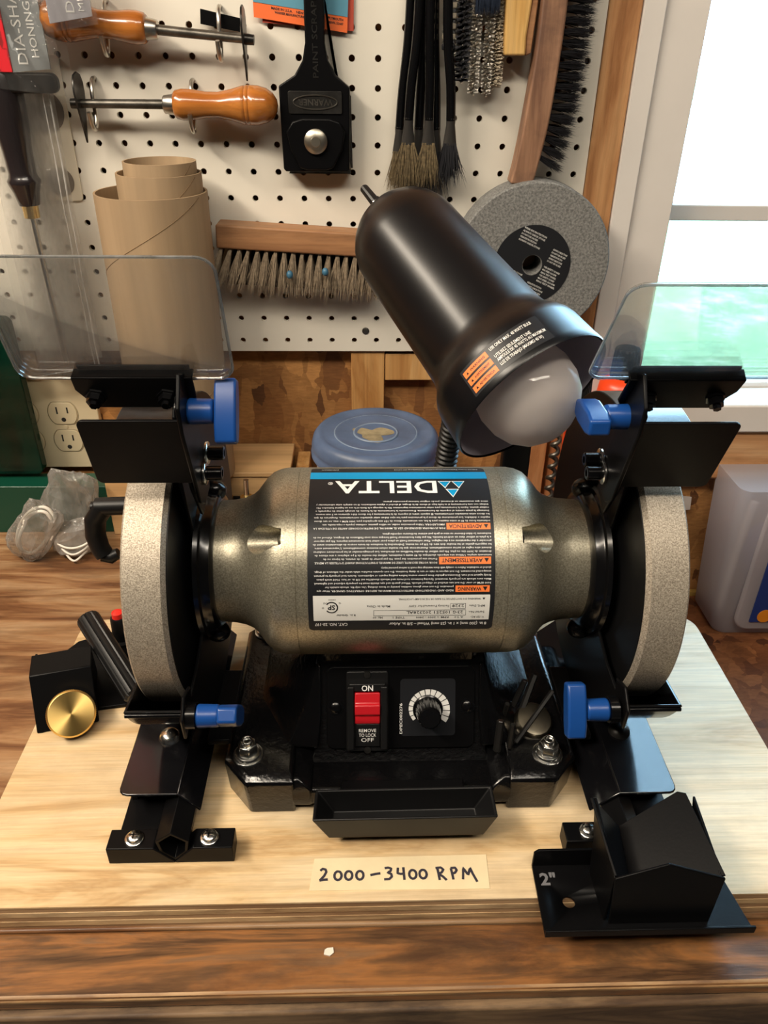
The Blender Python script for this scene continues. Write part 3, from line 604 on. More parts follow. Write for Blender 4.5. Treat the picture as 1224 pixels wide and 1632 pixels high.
dl = MB().prism(rrect(0, 42, 10, 55, 3), PO, PU, PV, PN, 2, 2.5).build('dial_plate', label_black, gr)
g = MB(); cx, cv = 21, 31
for i in range(15):
    a0 = math.radians(218-i*17.2); a1 = a0-math.radians(14.6); ro = 14.2+i*.22; ri = 11.4-(0.05*i)
    pts = [(ro, a0), (ro, (a0+a1)/2), (ro, a1), (ri, a1), (ri, (a0+a1)/2), (ri, a0)]
    g.add([pp(cx+r*math.cos(a), cv+r*math.sin(a), 2.8) for r, a in pts], [(0, 1, 2, 3, 4, 5)])
g.build('dial_scale', print_white, dl, flat=True)
kb = MB(); nn = 54
def kr(t, k): return [(t, 0)] if k == 0 else None
for (t0, r0), (t1, r1) in (((2.5, 10.4), (6, 9.8)), ((6, 9.8), (20, 8.6)), ((20, 8.6), (21.2, 7.6))):
    o = len(kb.v)
    for t, r in ((t0, r0), (t1, r1)):
        kb.v += [pp(cx, cv, t)+(PU*math.cos(2*math.pi*i/nn)+PV*math.sin(2*math.pi*i/nn))*(r*(1-.05*(i % 3 == 0))) for i in range(nn)]
    kb.f += [(o+i, o+(i+1) % nn, o+nn+(i+1) % nn, o+nn+i) for i in range(nn)]
kb.f.append(tuple(range(len(kb.v)-nn, len(kb.v))))
kb.lathe(pp(cx, cv, 2.6), PN, [(0, 0), (0, 11.6), (1.2, 11.4), (1.8, 10.4), (1.8, 0)], 32)
kb.build('speed_knob', black_gloss, dl, angle=20)
text_mb('DPEC002276', 2.0, planar(pp(1.5, 12, 2.8), PV, -PU), width=24, bold=.012).build('panel_print', print_white, dl, flat=True)
# --- water tray
tr = MB()
zt, zb = 33, 11; o1 = [(-64, -514.5), (65.5, -513.5), (65, -487), (-63, -488)]; o2 = [(-53, -512.5), (57, -512), (55, -489), (-52, -490)]
i1 = [(x+(2 if x < 0 else -2), y+(2 if y < -500 else -2)) for x, y in o1]; i2 = [(x+(2 if x < 0 else -2), y+(2 if y < -500 else -2)) for x, y in o2]
vs = [(x, y, zb) for x, y in o2]+[(x, y, zt) for x, y in o1]+[(x, y, zt) for x, y in i1]+[(x, y, zb+2) for x, y in i2]
fs = [(0, 1, 2, 3), (12, 13, 14, 15)]+[(k*4+i, k*4+(i+1) % 4, k*4+4+(i+1) % 4, k*4+4+i) for k in range(3) for i in range(4)]
tr.add(vs, fs); tr.build('water_tray', black_plastic, gr, .8)
MB().box(-45, 45, -489, -478, 24, 30).build('tray_hanger', black_satin, gr, 1)

# --- wheels, guards, shields
def side(s):
    xi, xo = s*150.0+ (AX+1.7), s*177.2
    wh = MB().lathe((xi, AY, AZ), (s, 0, 0), [(0, 60), (0, 98.4), (2.6, 101.6), (26.0, 101.6), (27.2, 100.6), (27.2, 60)], 128, True)
    wo = wh.build('grinding_wheel', grit, gr, angle=25, label='wide abrasive wheel on the %s' % ('left' if s < 0 else 'right'))
    MB().lathe((xi, AY, AZ), (s, 0, 0), [(1, 0), (1, 97.8), (-.6, 97.8), (-.6, 60), (-.6, 0)], 96).build('wheel_side', black_matte, wo)
    MB().lathe((xi+s*26, AY, AZ), (s, 0, 0), [(0, 0), (0, 64), (4, 63), (8, 56), (11, 46), (12, 30), (12, 0)], 64).build('wheel_flange', black_satin, wo)
    # neck ring
    MB().lathe((s*131, AY, AZ), (s, 0, 0), [(0, 44), (0, 49), (2, 51.5), (6, 52), (8, 53), (9, 56), (12, 57), (12, 44)], 72, True).build('neck_ring', black_gloss, gr)
    for y, z in ((20, 49), (-22, -49)):
        MB().ball((s*137, AY+y, AZ+z), 8.5, 18, (1.1, 1, 1)).build('ring_boss', black_gloss, gr)
    # guard: cheek plate plus drum
    RG = 117.0
    a0, a1 = math.atan2(108, -45), math.atan2(-47, -107)     # from top front over the back to the lower lip
    a0d, a1d = math.degrees(a0), math.degrees(a1)            # ~112.6 .. -156
    def rg(a):
        t = max(0, min(1, a/70)); return RG+8*t*t*(3-2*t)
    aa = [a0d+(a1d-a0d)*i/60 for i in range(61)]
    arc = [(rg(a)*math.cos(math.radians(a)), rg(a)*math.sin(math.radians(a))) for a in aa]
    poly = arc+[(-100, -42), (-72, -40), (-46, -32), (-30, -5), (-27, 30), (-38, 66), (-45, 92)]
    ck = MB().prism(poly, V3((0, AY, AZ)), Y_, Z_, X_, s*142.5, s*144.7)
    gd = ck.build('wheel_guard', black_satin, gr, .5)
    dr = MB()
    for k, (x, r) in enumerate(()): pass
    us = [a0d+(a1d-a0d)*i/72 for i in range(73)]
    def dp(a, q):
        x, r = q; r += rg(a)-RG; return V3((s*x, AY+r*math.cos(math.radians(a)), AZ+r*math.sin(math.radians(a))))
    ring = [(143, 115.2), (143, 117.2), (185.5, 117.2), (185.5, 115.2)]
    o = len(dr.v)
    for a in us: dr.v += [dp(a, q) for q in ring]
    n = len(us)
    dr.f += [(o+i*4+k, o+i*4+(k+1) % 4, o+i*4+4+(k+1) % 4, o+i*4+4+k) for i in range(n-1) for k in range(4)]+[(o, o+1, o+2, o+3), tuple(o+(n-1)*4+k for k in range(4))]
    dr.build('guard_drum', black_gloss, gd, .4, angle=30)
    MB().lathe((s*185, AY, AZ), (s, 0, 0), [(0, 112), (0, 118), (2.4, 118), (2.4, 112)], 80, True) if False else None
    # lower lip with its fold
    lp = MB(); lp.obox((s*164.5, AY-107.4, AZ-49.5), X_, (0, -.25, -.97), 21, 1.3, 0.8); lp.build('guard_lip', black_gloss, gd, .5)
    seg = [(RG*math.cos(math.radians(a)), RG*math.sin(math.radians(a))) for a in [-156.3+i*4.2 for i in range(30)]]
    MB().prism([q for q in seg if q[1] < -46] , V3((0, AY, AZ)), Y_, Z_, X_, s*184, s*186).build('outer_cheek', black_gloss, gd, .5)
    MB().box(min(s*128, s*145), max(s*128, s*145), -452, -376, 40, 45).build('guard_mount', black_satin, gd, 1)
    # carriage bolt under the guard
    MB().lathe((s*158, AY-70, AZ-122), (0, -.4, -1) if False else (0, -.25, -1), [(0, 0), (0, 8), (-3, 8), (-6, 5), (-7, 0)], 24) if False else None
    # --- shield bracket
    lean = math.radians(36 if s > 0 else 22); dv = V3((0, -math.sin(lean), math.cos(lean))); dn = V3((0, -math.cos(lean), -math.sin(lean)))   # dn faces the camera
    Bp = V3((0, -438, 308)) if s > 0 else V3((0, -446, 312))
    Tp, Lp = (V3((0, -467, 311)), V3((0, -443.5, 257))) if s > 0 else (V3((0, -465, 312)), V3((0, -449, 264)))
    pv = (Tp-Lp); ph = pv.length; pv.normalize(); pn = V3((0, pv.z, -pv.y)); pn = -pn if pn.y > 0 else pn
    br = MB()
    br.prism([(s*a, b) for a, b in rrect(127, 187, 0, ph, 4)], Lp, X_, pv, pn, -1, 1)
    spk = br.build('spark_deflector', black_satin, gr, .5)
    st = MB(); sh_ = 23 if s < 0 else 30.5; st.prism([(s*126, 0), (s*180, 0), (s*188.5, sh_*.6), (s*188.5, sh_), (s*122, sh_), (s*122, 8)], Bp, X_, dv, dn, -1, 1)
    st.prism([(s*122, sh_-1.5), (s*188.5, sh_-1.5), (s*188.5, sh_), (s*122, sh_)], Bp, X_, dv, dn, -7, 1); st.prism([(s*124, sh_-14), (s*186, sh_-14), (s*186, sh_+3), (s*124, sh_+3)], Bp-dn*2.2, X_, dv, dn, -5, -3.4)
    st.build('shield_clamp', black_satin, spk, .6)
    for x in (178, 138):
        fb = MB(); c = Bp+X_*s*x+dv*(9 if s < 0 else 12); fb.lathe(c+dn, dn, [(0, 0), (0, 6.2), (1.2, 6), (1.3, 4.9), (5.5, 4.5), (5.6, 2.6), (8, 2.4), (8, 0)], 6); fb.build('clamp_nut', black_gloss, spk)
    # side arm
    def yz(p): return (p[0]-AY, p[1]-AZ)
    am = [(-430+7, 246), (-440, 243), (-450, 250), (-472, 306), (-474, 322), (-462, 338), (-450, 334), (-436, 300), (-421, 258)]
    MB().prism([yz(p) for p in am], V3((0, AY, AZ)), Y_, Z_, X_, s*126.5, s*129).build('side_arm', black_satin, spk, .8)
    MB().prism([yz(p) for p in [(-405, 235), (-425, 226), (-444, 256), (-462, 312), (-450, 322), (-432, 312)]], V3((0, AY, AZ)), Y_, Z_, X_, s*132, s*134.5).build('guard_arm', black_satin, spk, .8)
    # socket bolts with washers
    for y, z in (((-424, 271), (-436, 263)) if s < 0 else ((-421, 264), (-430, 259))):
        q = MB(); washer(q, (s*126, y, z), (-s, 0, 0), 7.4, 1.6); q.build('bolt_washer', steel, spk)
        q = MB().lathe((s*124.4, y, z), (-s, 0, 0), [(0, 0), (0, 4.6), (9, 4.6), (9.6, 4), (9.6, 2.4), (7, 2.2), (7, 0)], 20); q.cyl((s*126, y, z), (s*143, y, z), 3, 3, 12); q.build('socket_bolt', black_gloss, spk)
    # blue clamp knobs
    def knob(c, wv, parent, wl, stem0):
        c = V3(c); wv = V3(wv).normalized()
        k = MB(); x0, x1, x2 = stem0, stem0-15.5, stem0-28
        k.lathe((s*x0, c.y, c.z), (-s, 0, 0), [(0, 0), (0, 7.6), (13, 7.2), (15, 7.2), (15, 0)], 28)
        wn = X_.cross(wv)
        h = wl/2
        prof = [(-h, -4.6), (-h*.5, -6.8), (h*.5, -6.8), (h, -4.6), (h, 4.6), (h*.5, 6.8), (-h*.5, 6.8), (-h, 4.6)]
        k.prism(prof, (0, c.y, c.z), wv, wn, X_, s*x1, s*x2)
        o = k.build('clamp_knob', blue_plastic, parent, 1.6, 3, label='blue wing knob')
        q = MB().cyl((s*(x0+6), c.y, c.z), (s*x0, c.y, c.z), 8.6, 8.6, 24); q.build('knob_washer', black_gloss, parent)
    vw = V3((0, .52, .855)); vf = V3((0, .855, -.52))
    if s < 0: knob((0, -453, 312), vw, spk, 37, 127); knob((0, -502, 122), V3((0, .70, -.715)), gd, 34, 135)
    else: knob((0, -450, 307), vw*.5+vf*.85, spk, 34, 128); knob((0, -497, 118), vw, gd, 36, 133)
    MB().prism([(-10, -12), (12, -6), (16, 10), (0, 16), (-12, 6)], (0, -500 if s < 0 else -496, 121), Y_, Z_, X_, s*141, s*143.5).build('rest_ear', black_satin, gd, 2)
    # eye shield
    xL, xR = (99.5, 218) if s < 0 else (99, 216); top = 97 if s < 0 else 106; sl = 18.5 if s < 0 else 26
    po = [(s*a, b) for a, b in rrect(xL, xR, sl, top, 9, 6)]
    shd = MB().prism(po, Bp-dn*2.2, X_, dv, dn, -3.2, 0).build('eye_shield', clear_shield, gr, flat=False)
    ed = MB().tube([Bp-dn*3.8+X_*a+dv*b for a, b in po]+[Bp-dn*3.8+X_*po[0][0]+dv*po[0][1]], 0.8, 6, caps=False); ed.build('shield_edge', shield_edge, shd)
side(-1); side(1)
# hooked black handle bolted to the back of the left guard
hk = MB(); hk.cyl((-183, -318, 171), (-243, -318, 169), 7.5, 7.5, 24); hk.cyl((-243, -318, 169), (-247, -318, 169), 4.5, 4.5, 14)
hk.tube([(-238, -318, 168), (-246, -319, 157), (-248, -320, 143), (-246, -321, 131), (-243, -322, 125)], [7, 7, 6.6, 6.2, 6], 14, 1.3)
hk.tube([(-246, -322, 124), (-238, -321, 122), (-232, -320, 125)], [5, 6, 4.6], 12); hk.build('hook_handle', black_plastic, gr)

# --- lamp
LA, LB = V3((79, -414, 302)), V3((6, -308, 372)); ld = (LA-LB).normalized(); L = (LA-LB).length
RB = 38.5; prof_o = [(-RB, 0)]+[(-RB*math.cos(a), RB*math.sin(a)) for a in [math.radians(d) for d in (8, 18, 30, 42, 54, 66, 78, 90)]]
prof_o += [(20, 39.2), (55, 40.8), (L-50, 43), (L-44, 44.2), (L-39, 46.6), (L-34, 50), (L-30, 52), (L-25, 53), (L-6, 54.4), (L-1.5, 55), (L, 54.4)]
prof_i = [(L-1, 53.2), (L-25, 51.6), (L-31, 50), (L-40, 45), (L-50, 41.5), (20, 37.5), (0, 36.5), (-25, 26), (-35, 10), (-36, 0)]
lampo = MB().lathe(LB, ld, prof_o+prof_i[:1], 96).build('lamp_shade', shade_black, gr, angle=60)
MB().lathe(LB, ld, prof_i, 96).build('shade_lining', shade_inside, lampo, angle=60)
BC = LB+ld*(L-2); rbk = 33
MB().lathe(BC, ld, [(-90, 12), (-62, 13), (-40, 22), (-20, 30.5), (-8, 33), (4, 32), (14, 28), (22, 21), (27, 12), (29, 0)], 64).build('bulb', bulb_glass, lampo, angle=80)
sw_ = MB(); c0 = LB-ld*(RB-1); sw_.lathe(c0, -ld, [(0, 0), (0, 7), (3, 7), (3, 5.5), (8, 5.5), (8, 0)], 20); sw_.build('switch_nut', steel, lampo)
kn = MB(); o = []
kn.lathe(c0-ld*8, -ld, [(0, 0), (0, 3.2), (4, 3.6), (18, 3.2), (19, 2.6), (19, 0)], 14); kn.build('switch_knob', black_plastic, lampo, angle=15)
# warning sticker on the collar, facing the camera
rad = (V3((-28.85, -860.6, 491.5))-LA); rad = (rad-ld*rad.dot(ld)).normalized(); tanv = ld.cross(rad)
if tanv.x < 0: tanv = -tanv
def colpt(a, t, off=.25):
    r = 53.0+(t-(L-25))*1.4/19+off; th = a/53.0
    return LB+ld*t+(rad*math.cos(th)+tanv*math.sin(th))*r
def colrect(a0, a1, t0, t1, off): return MB().grid(lambda a, t: colpt(a, t, off), [a0+(a1-a0)*i/12 for i in range(13)], [t0, (t0+t1)/2, t1])
A0 = -20.0
stk = colrect(A0-4, A0+52, L-23.5, L-4.5, .2).build('warning_sticker', label_black, lampo)
for i, (s_, tx) in enumerate((('WARNING', 'USE ONLY MAX. 40 WATT BULB'), ('AVERTISSEMENT', 'UTILISEZ SEULEMENT UNE'), ('ADVERTENCIA', 'LUZ DE TRABAJO (MAXIMO 40 W)'))):
    t1 = L-21.5+i*5.6
    colrect(A0-2.5, A0+16, t1, t1+4.2, .34).build('orange_panel', print_orange, stk)
    fnm = lambda a0, tb: (lambda x, y: colpt(a0+x, tb-y, .45))
    q = text_mb(s_, 1.5, fnm(A0+2.6, t1+2.9), width=11.5, bold=.02); q.add([colpt(A0-.6, t1+2.9, .45), colpt(A0+1.2, t1+2.9, .45), colpt(A0+.3, t1+1.3, .45)], [(0, 1, 2)]); q.build('orange_panel_print', label_black, stk, flat=True)
    q = text_mb(tx, 2.1, fnm(A0+18.5, t1+2.2-(0 if i != 2 else -.6)), width=(28, 24, 28)[i], bold=.012)
    if i == 1: addt(q, text_mb('AMPOULE DE 40 WATTS AU MAXIMUM', 2.1, fnm(A0+18.5, t1+5.1), width=32, bold=.012))
    q.build('sticker_print', print_dim if False else plate_white, stk, flat=True)
# gooseneck
gp = [V3(p) for p in ((40, -306, 40), (41, -292, 110), (41, -288, 170), (43, -289, 205), (45, -297, 236), (45, -306, 268), (42, -315, 300), (38, -322, 322))]
def bez(P, n):
    out = []
    for i in range(len(P)-1):
        p0, p1, p2, p3 = P[max(i-1, 0)], P[i], P[i+1], P[min(i+2, len(P)-1)]
        for k in range(n):
            t = k/n; out.append(.5*((2*p1)+(p2-p0)*t+(2*p0-5*p1+4*p2-p3)*t*t+(3*p1-p0-3*p2+p3)*t**3))
    return out+[P[-1]]
pts = bez(gp, 48)
gn = MB().tube(pts, [8.6+1.0*math.sin(i*2*math.pi/7.5) for i in range(len(pts))], 20); gn.build('gooseneck', black_plastic, gr, angle=80)
# ================================================================ jigs on the board
def hollow_prism(mb, o, i, O, U, Vv, N, t0, t1):
    O, U, Vv, N = V3(O), V3(U), V3(Vv), V3(N); n = len(o)
    vs = [O+U*a+Vv*b+N*t for t in (t0, t1) for ring in (o, i) for a, b in ring]
    fs = []
    for k in range(n):
        j = (k+1) % n
        fs += [(k, j, n+j, n+k), (2*n+k, 2*n+j, 3*n+j, 3*n+k), (k, j, 2*n+j, 2*n+k), (n+k, n+j, 3*n+j, 3*n+k)]
    return mb.add(vs, fs)
def jig_base(s, dx, label, slope_x, slope_z, yf):
    t = thing('jig_base', label, 'jig base', (s*165+dx, -420, 0), 'sliding arm bases under the wheels')
    X0 = lambda a: s*a+dx
    MB().prism([(X0(206), .2), (X0(206), 16), (X0(173.5), 16), (X0(160), 1.6), (X0(160), .2)], (0, 0, 0), X_, Z_, Y_, -522, -506).prism([(X0(160), .2), (X0(160), 1.6), (X0(146.5), 16), (X0(119), 16), (X0(119), .2)], (0, 0, 0), X_, Z_, Y_, -522, -506).build('foot_bar', black_satin, t, 1.2, 2)
    for a in (188, 136):
        q = MB(); washer(q, (X0(a), -514, 16), Z_, 6.6, 1.6); q.lathe((X0(a), -514, 17.4), Z_, [(0, 0), (0, 5), (2, 4.8), (3.2, 3.4), (3.4, 0)], 24); q.build('foot_screw', steel, t)
        q = MB(); q.box(X0(a)-3, X0(a)+3, -514.6, -513.4, 19.8, 21.0); q.box(X0(a)-.6, X0(a)+.6, -517, -511, 19.8, 21.0); q.build('screw_recess', dark_steel, t)
    MB().box(min(X0(200), X0(171)), max(X0(200), X0(171)), -508, -310, 12, 14.5).build('lower_plate', black_satin, t, .6)
    o = [(0, 31), (11.5, 22), (9.5, 10), (0, 1.5), (-9.5, 10), (-11.5, 22)]; i = [(a*.8, 16.4+(b-16.4)*.82) for a, b in o]
    hollow_prism(MB(), o, i, (X0(160), 0, 0), X_, Z_, Y_, -520, -300).build('arm_socket', black_gloss, t, .5) if False else None
    mb = MB(); hollow_prism(mb, o, i, (X0(160), 0, 0), X_, Z_, Y_, -521, -300); mb.build('arm_socket', black_satin, t, .4)
    MB().box(X0(160)-7, X0(160)+7, -480, -478, 5, 27).build('socket_back', black_matte, t)
    mb = MB(); th = 2.2
    prof = [(X0(160.2), 36), (X0(slope_x), slope_z), (X0(slope_x)+s*1.4, slope_z-1.6), (X0(160.2), 36-th)]
    mb.prism(prof, (0, 0, 0), X_, Z_, Y_, yf, -300); mb.prism([(X0(160), yf), (X0(196), yf), (X0(199), yf+.9), (X0(201.1), yf+3), (X0(202), yf+6), (X0(202), -300), (X0(160), -300)], (0, 0, 0), X_, Y_, Z_, 36-th, 36); mb.build('cover_plate', plate_gloss, t, 1.0, 2)
    for a in (196, 172): MB().box(X0(a)-2, X0(a)+2, -480, -310, 14.5, 34).build('rib', black_matte, t)
    MB().lathe((X0(176), -440, 36), Z_, [(0, 0), (0, 8.5), (3, 7.6), (5.4, 5), (6.4, 0)], 28).build('carriage_bolt', steel if s < 0 else dark_steel, t)
    return t
jig_base(-1, 0, 'black sliding arm base under the left wheel, front foot screwed down in full view', 145, 19, -493)
jig_base(1, -5, 'black sliding arm base under the right wheel, foot mostly behind the pocket jig', 140, 18, -498)

pj = thing('pocket_jig', 'black sheet steel pocket jig marked 2 inch, overhanging the front right board edge', 'jig', (155, -555, 1))
mb = MB(); mb.prism([(89, -531), (131, -531), (131, -544), (219, -544), (224.5, -580), (88, -580.5)], (0, 0, 0), X_, Y_, Z_, .8, 2.6)
# bolt hole through the plate
hole = MB().cyl((108.6, -558, -5), (108.6, -558, 8), 4.2, 4.2, 24).build('cut', black_satin)
plo = mb.build('plate', black_satin, pj)
bo_ = plo.modifiers.new('hole', 'BOOLEAN'); bo_.object = hole; bo_.solver = 'EXACT'
bpy.context.view_layer.update(); nm2 = bpy.data.meshes.new_from_object(plo.evaluated_get(bpy.context.evaluated_depsgraph_get())); plo.modifiers.clear(); plo.data = nm2
bpy.data.objects.remove(hole)
MB().prism([(-580.6, .8), (-580.6, 7), (-578.8, 7), (-578.8, 2.6)], (0, 0, 0), Y_, Z_, X_, 88, 224.8).build('front_flange', black_satin, pj, .4)
MB().prism([(89, 1), (131, 1), (131, 19), (92, 19), (89, 16)], (0, -531, 0), X_, Z_, Y_, 0, 1.8).build('rear_flange', black_satin, pj, .4)
MB().prism([(131, 2.6), (127.5, 50), (159, 64), (197.5, 48.5), (197, 2.6)], (0, -573.5, 0), X_, Z_, Y_, 0, 1.8).build('front_wall', black_satin, pj, .6)
cb, cf = V3((148, -519, 27)), V3((143.5, -571, 22)); lb_, lf = V3((124.5, -519, 58)), V3((127.5, -571, 50)); rb_, rf = V3((191, -516, 58)), V3((198, -571, 49))
def plate4(pts, th):
    a, b, c, d = [V3(p) for p in pts]; n = (b-a).cross(d-a).normalized()*th
    return MB().add([a, b, c, d, a+n, b+n, c+n, d+n], [(0, 1, 2, 3), (7, 6, 5, 4), (0, 1, 5, 4), (1, 2, 6, 5), (2, 3, 7, 6), (3, 0, 4, 7)])
plate4((cf, cb, lb_, lf), 1.8).build('left_cheek', black_satin, pj, .4)
rb2 = V3((184, -517, 61))
MB().add([cf, cb, rb2, rb_, rf]+[p+V3((0.9, .3, -1.6)) for p in (cf, cb, rb2, rb_, rf)], [(0, 1, 2, 3, 4), (9, 8, 7, 6, 5)]+[(i, (i+1) % 5, 5+(i+1) % 5, 5+i) for i in range(5)]).build('right_cheek', black_satin, pj, .4)
MB().prism([(-571, 2.6), (-571, 48), (-518, 57), (-530, 30), (-536, 2.6)], (129, 0, 0), Y_, Z_, X_, -1, .8).build('side_wall', black_satin, pj, .4)
MB().prism([(-571, 2.6), (-571, 48), (-518, 57), (-530, 30), (-536, 2.6)], (196, 0, 0), Y_, Z_, X_, -.8, 1).build('side_wall', black_satin, pj, .4)
text_mb('2"', 8.5, planar((92.5, -545.5, 2.75), X_, Y_), width=11, bold=.03).build('size_mark', print_dim, pj, flat=True)

bj = thing('clamp_jig', 'black clamp jig with a large brass thumbscrew, left of the grinder', 'jig', (-275, -360, 0))
MB().prism([(-322, -332), (-298, -290), (-262, -272), (-222, -272), (-215, -330), (-228, -372), (-262, -378), (-300, -372)], (0, 0, 0), X_, Y_, Z_, .3, 4).build('base_plate', black_satin, bj, .8)
rz = Matrix.Rotation(math.radians(15), 4, 'Z'); oc = Matrix.Translation((-279, -372, 0)) @ rz @ Matrix.Translation((279, 372, 0))
mb = MB(); mb.prism([(-396, 0.5), (-393.5, 0.5), (-369, 38), (-345, 39.5), (-345, 42), (-371, 41.5)], (0, 0, 0), Y_, Z_, X_, -305, -256); mb.xf(oc).build('bracket', black_satin, bj, .8)
mb = MB(); mb.prism([(-385, 4), (-368, 38), (-340, 39), (-335, 4)], (0, 0, 0), Y_, Z_, X_, -303, -301); mb.prism([(-385, 4), (-368, 38), (-340, 39), (-335, 4)], (0, 0, 0), Y_, Z_, X_, -260, -258)
mb.xf(oc).build('bracket_side', black_satin, bj, .5)
ba = V3((.36, -.72, .6)).normalized(); bc = V3((-268.5, -396, 18))
mb = MB(); U = ba.orthogonal().normalized(); W = ba.cross(U); N = 160; rings = []
for t, r, kn_ in ((0, 17.5, 0), (0.8, 19.4, 1), (6.4, 19.4, 1), (7.6, 18.3, 0), (8.0, 17.7, 0)):
    rings.append(len(mb.v)); mb.v += [bc+ba*t+(U*math.cos(2*math.pi*i/N)+W*math.sin(2*math.pi*i/N))*(r-(.45 if kn_ and i % 2 else 0)) for i in range(N)]
for a, b in zip(rings, rings[1:]): mb.f += [(a+i, a+(i+1) % N, b+(i+1) % N, b+i) for i in range(N)]
mb.f += [tuple(range(N)), tuple(range(rings[-1], rings[-1]+N))]
mb.cyl(bc-ba*14, bc, 5, 5, 16)
brk, bnt, bbs = nt_new('turned_brass')
bbs.inputs['Base Color'].default_value = (0.88, 0.62, 0.22, 1); bbs.inputs['Metallic'].default_value = 1; bbs.inputs['Roughness'].default_value = .42; bbs.inputs['Anisotropic'].default_value = .8
tg = bnt.nodes.new('ShaderNodeTangent'); tg.direction_type = 'RADIAL'; tg.axis = 'Z'
mb2 = MB(); inv = Matrix.Translation(bc) @ ba.to_track_quat('Z', 'Y').to_matrix().to_4x4()
ko = MB(); ko.v = [inv.inverted() @ p for p in mb.v]; ko.f = mb.f
bnt.links.new(tg.outputs[0], bbs.inputs['Tangent'])
kob = ko.build('thumbscrew', brk, None, angle=30, label='knurled brass thumbscrew'); kob.parent = bj; kob.matrix_parent_inverse = Matrix.Identity(4)
kob.location = bc*S-bj.location; kob.rotation_mode = 'QUATERNION'; kob.rotation_quaternion = ba.to_track_quat('Z', 'Y')
# fluted handle
P0, P1 = V3((-276, -309, 49)), V3((-221, -374, 15)); A = (P1-P0).normalized(); U = A.orthogonal().normalized(); W = A.cross(U); N = 60
mb = MB(); rings = []; Ln = (P1-P0).length
for t, r in ((0, 7), (1.5, 9.4), (4, 10.4), (Ln-2, 10.4), (Ln, 9)):
    rings.append(len(mb.v)); mb.v += [P0+A*t+(U*math.cos(2*math.pi*i/N)+W*math.sin(2*math.pi*i/N))*(r-(.9 if i % 5 == 0 else 0)) for i in range(N)]
for a, b in zip(rings, rings[1:]): mb.f += [(a+i, a+(i+1) % N, b+(i+1) % N, b+i) for i in range(N)]
mb.f += [tuple(range(N)), tuple(range(rings[-1], rings[-1]+N))]; mb.build('fluted_handle', black_plastic, bj, angle=30)
mb = MB(); washer(mb, (-238, -318, 4), Z_, 6, 1.2); washer(mb, (-292, -318, 4), Z_, 6, 1.4); mb.build('washer', dull_steel, bj)
mb = MB().lathe((-257, -287, 4), Z_, [(0, 0), (0, 13), (2, 13), (2.5, 8.5), (25, 7.6), (27, 6.6), (27, 0)], 28); mb.build('stop_knob', black_plastic, bj)
MB().lathe((-257, -287, 31), Z_, [(0, 0), (0, 5.6), (5, 5.2), (6, 3), (6, 0)], 24).build('red_cap', red_dark, bj, label='small red cap')

# magnet with hex keys on the foot of the casting
mg = thing('magnet', 'round steel magnet on the right foot of the grinder base', 'magnet', (104, -432, 38))
mb = MB().lathe((104, -432, 37.6), V3((.1, -.35, 1)), [(0, 0), (0, 14.5), (6, 14.5), (8, 13), (8.6, 10), (8.6, 0)], 40); mb.build('disc', pm('magnet_nickel', (.33, .29, .22), .3, 1.0), mg)
hexes = [((72, -460, 38), (74.5, -451, 61), 2.9, 'shortest, thick and leftmost'), ((81, -431, 41), (82, -435, 62), 1.9, 'upright behind the thick one'), ((91, -419, 43), (99, -414, 66), 2.4, 'second longest, leaning right behind the others'),
         ((94, -430, 42), (108, -408, 66), 2.8, 'farthest back, leaning beside the magnet'), ((82, -457, 38), (83.5, -453, 59), 2.1, 'short, just right of the thick one'), ((87, -454, 40), (119, -424, 64), 2.0, 'longest, lying across the magnet')]
for a, b, r, d in hexes:
    a, b = V3(a), V3(b); A = (b-a).normalized()
    mb = MB().lathe(a, A, [(0, 0), (0, r*.85), (.6, r), ((b-a).length-.6, r), ((b-a).length, r*.85), ((b-a).length, 0)], 6)
    tag(mb.build('hex_bit', pm('black_oxide', (.022, .021, .02), .32, .5) if 'black_oxide' not in MATS else MATS['black_oxide'], flat=True), 'black hex bit on the magnet, '+d, 'hex bit', 'hex bits on the magnet')

# ================================================================ back of the bench
def tube_open(x, y, z0, z1, ro, th, name, label, loc):
    t = thing(name, label, 'tube', loc, 'nested cardboard tubes')
    MB().lathe((x, y, z0), Z_, [(0, ro-th), (0, ro), (z1-z0, ro), (z1-z0, ro-th)], 72, True).build('wall', cardboard, t)
    P = []
    for i in range(160):
        a = -i/160*2*math.pi*1.6-.4; zz = z1-2-(i/160)*min(z1-z0-4, 300)
        P.append((x+(ro+.05)*math.cos(a), y+(ro+.05)*math.sin(a), zz))
    MB().tube(P, .35, 4).build('seam', cardboard_seam, t)
tube_open(-230.5, -57, 62, 368, 53.5, 2, 'cardboard_tube', 'widest brown cardboard tube, outermost of the nest behind the left wheel', (-230, -57, 62))
tube_open(-221, -56, 64, 385, 40.2, 1.8, 'cardboard_tube', 'middle cardboard tube of the nest, standing out a little', (-221, -56, 64))
tube_open(-219, -56, 66, 395, 34.2, 1.8, 'cardboard_tube', 'innermost and tallest cardboard tube of the nest', (-219, -56, 66))
cbx = thing('wooden_box', 'plain wooden box behind the motor carrying the cardboard tubes', 'box', (-220, -22, -24))
MB().box(-332, -112, -62, 16, 56, 62).build('lid', box_wood, cbx, 1); MB().box(-330, -114, -60, 15, -24, 55.6).build('body', box_wood, cbx, 1)
tag(MB().box(-108, -92, -58, 14, -24, 52).build('wood_strip', furring, bevel=1), 'narrow dark wood strip standing between the wooden box and blue lidded tub', 'wood strip')
tb = thing('tub', 'round tub with a dusty blue lid behind the motor', 'tub', (-13, -108, -24))
MB().lathe((-13, -108, -24), Z_, [(0, 0), (0, 56), (6, 60), (144, 65), (144, 0)], 64).build('body', milky, tb)
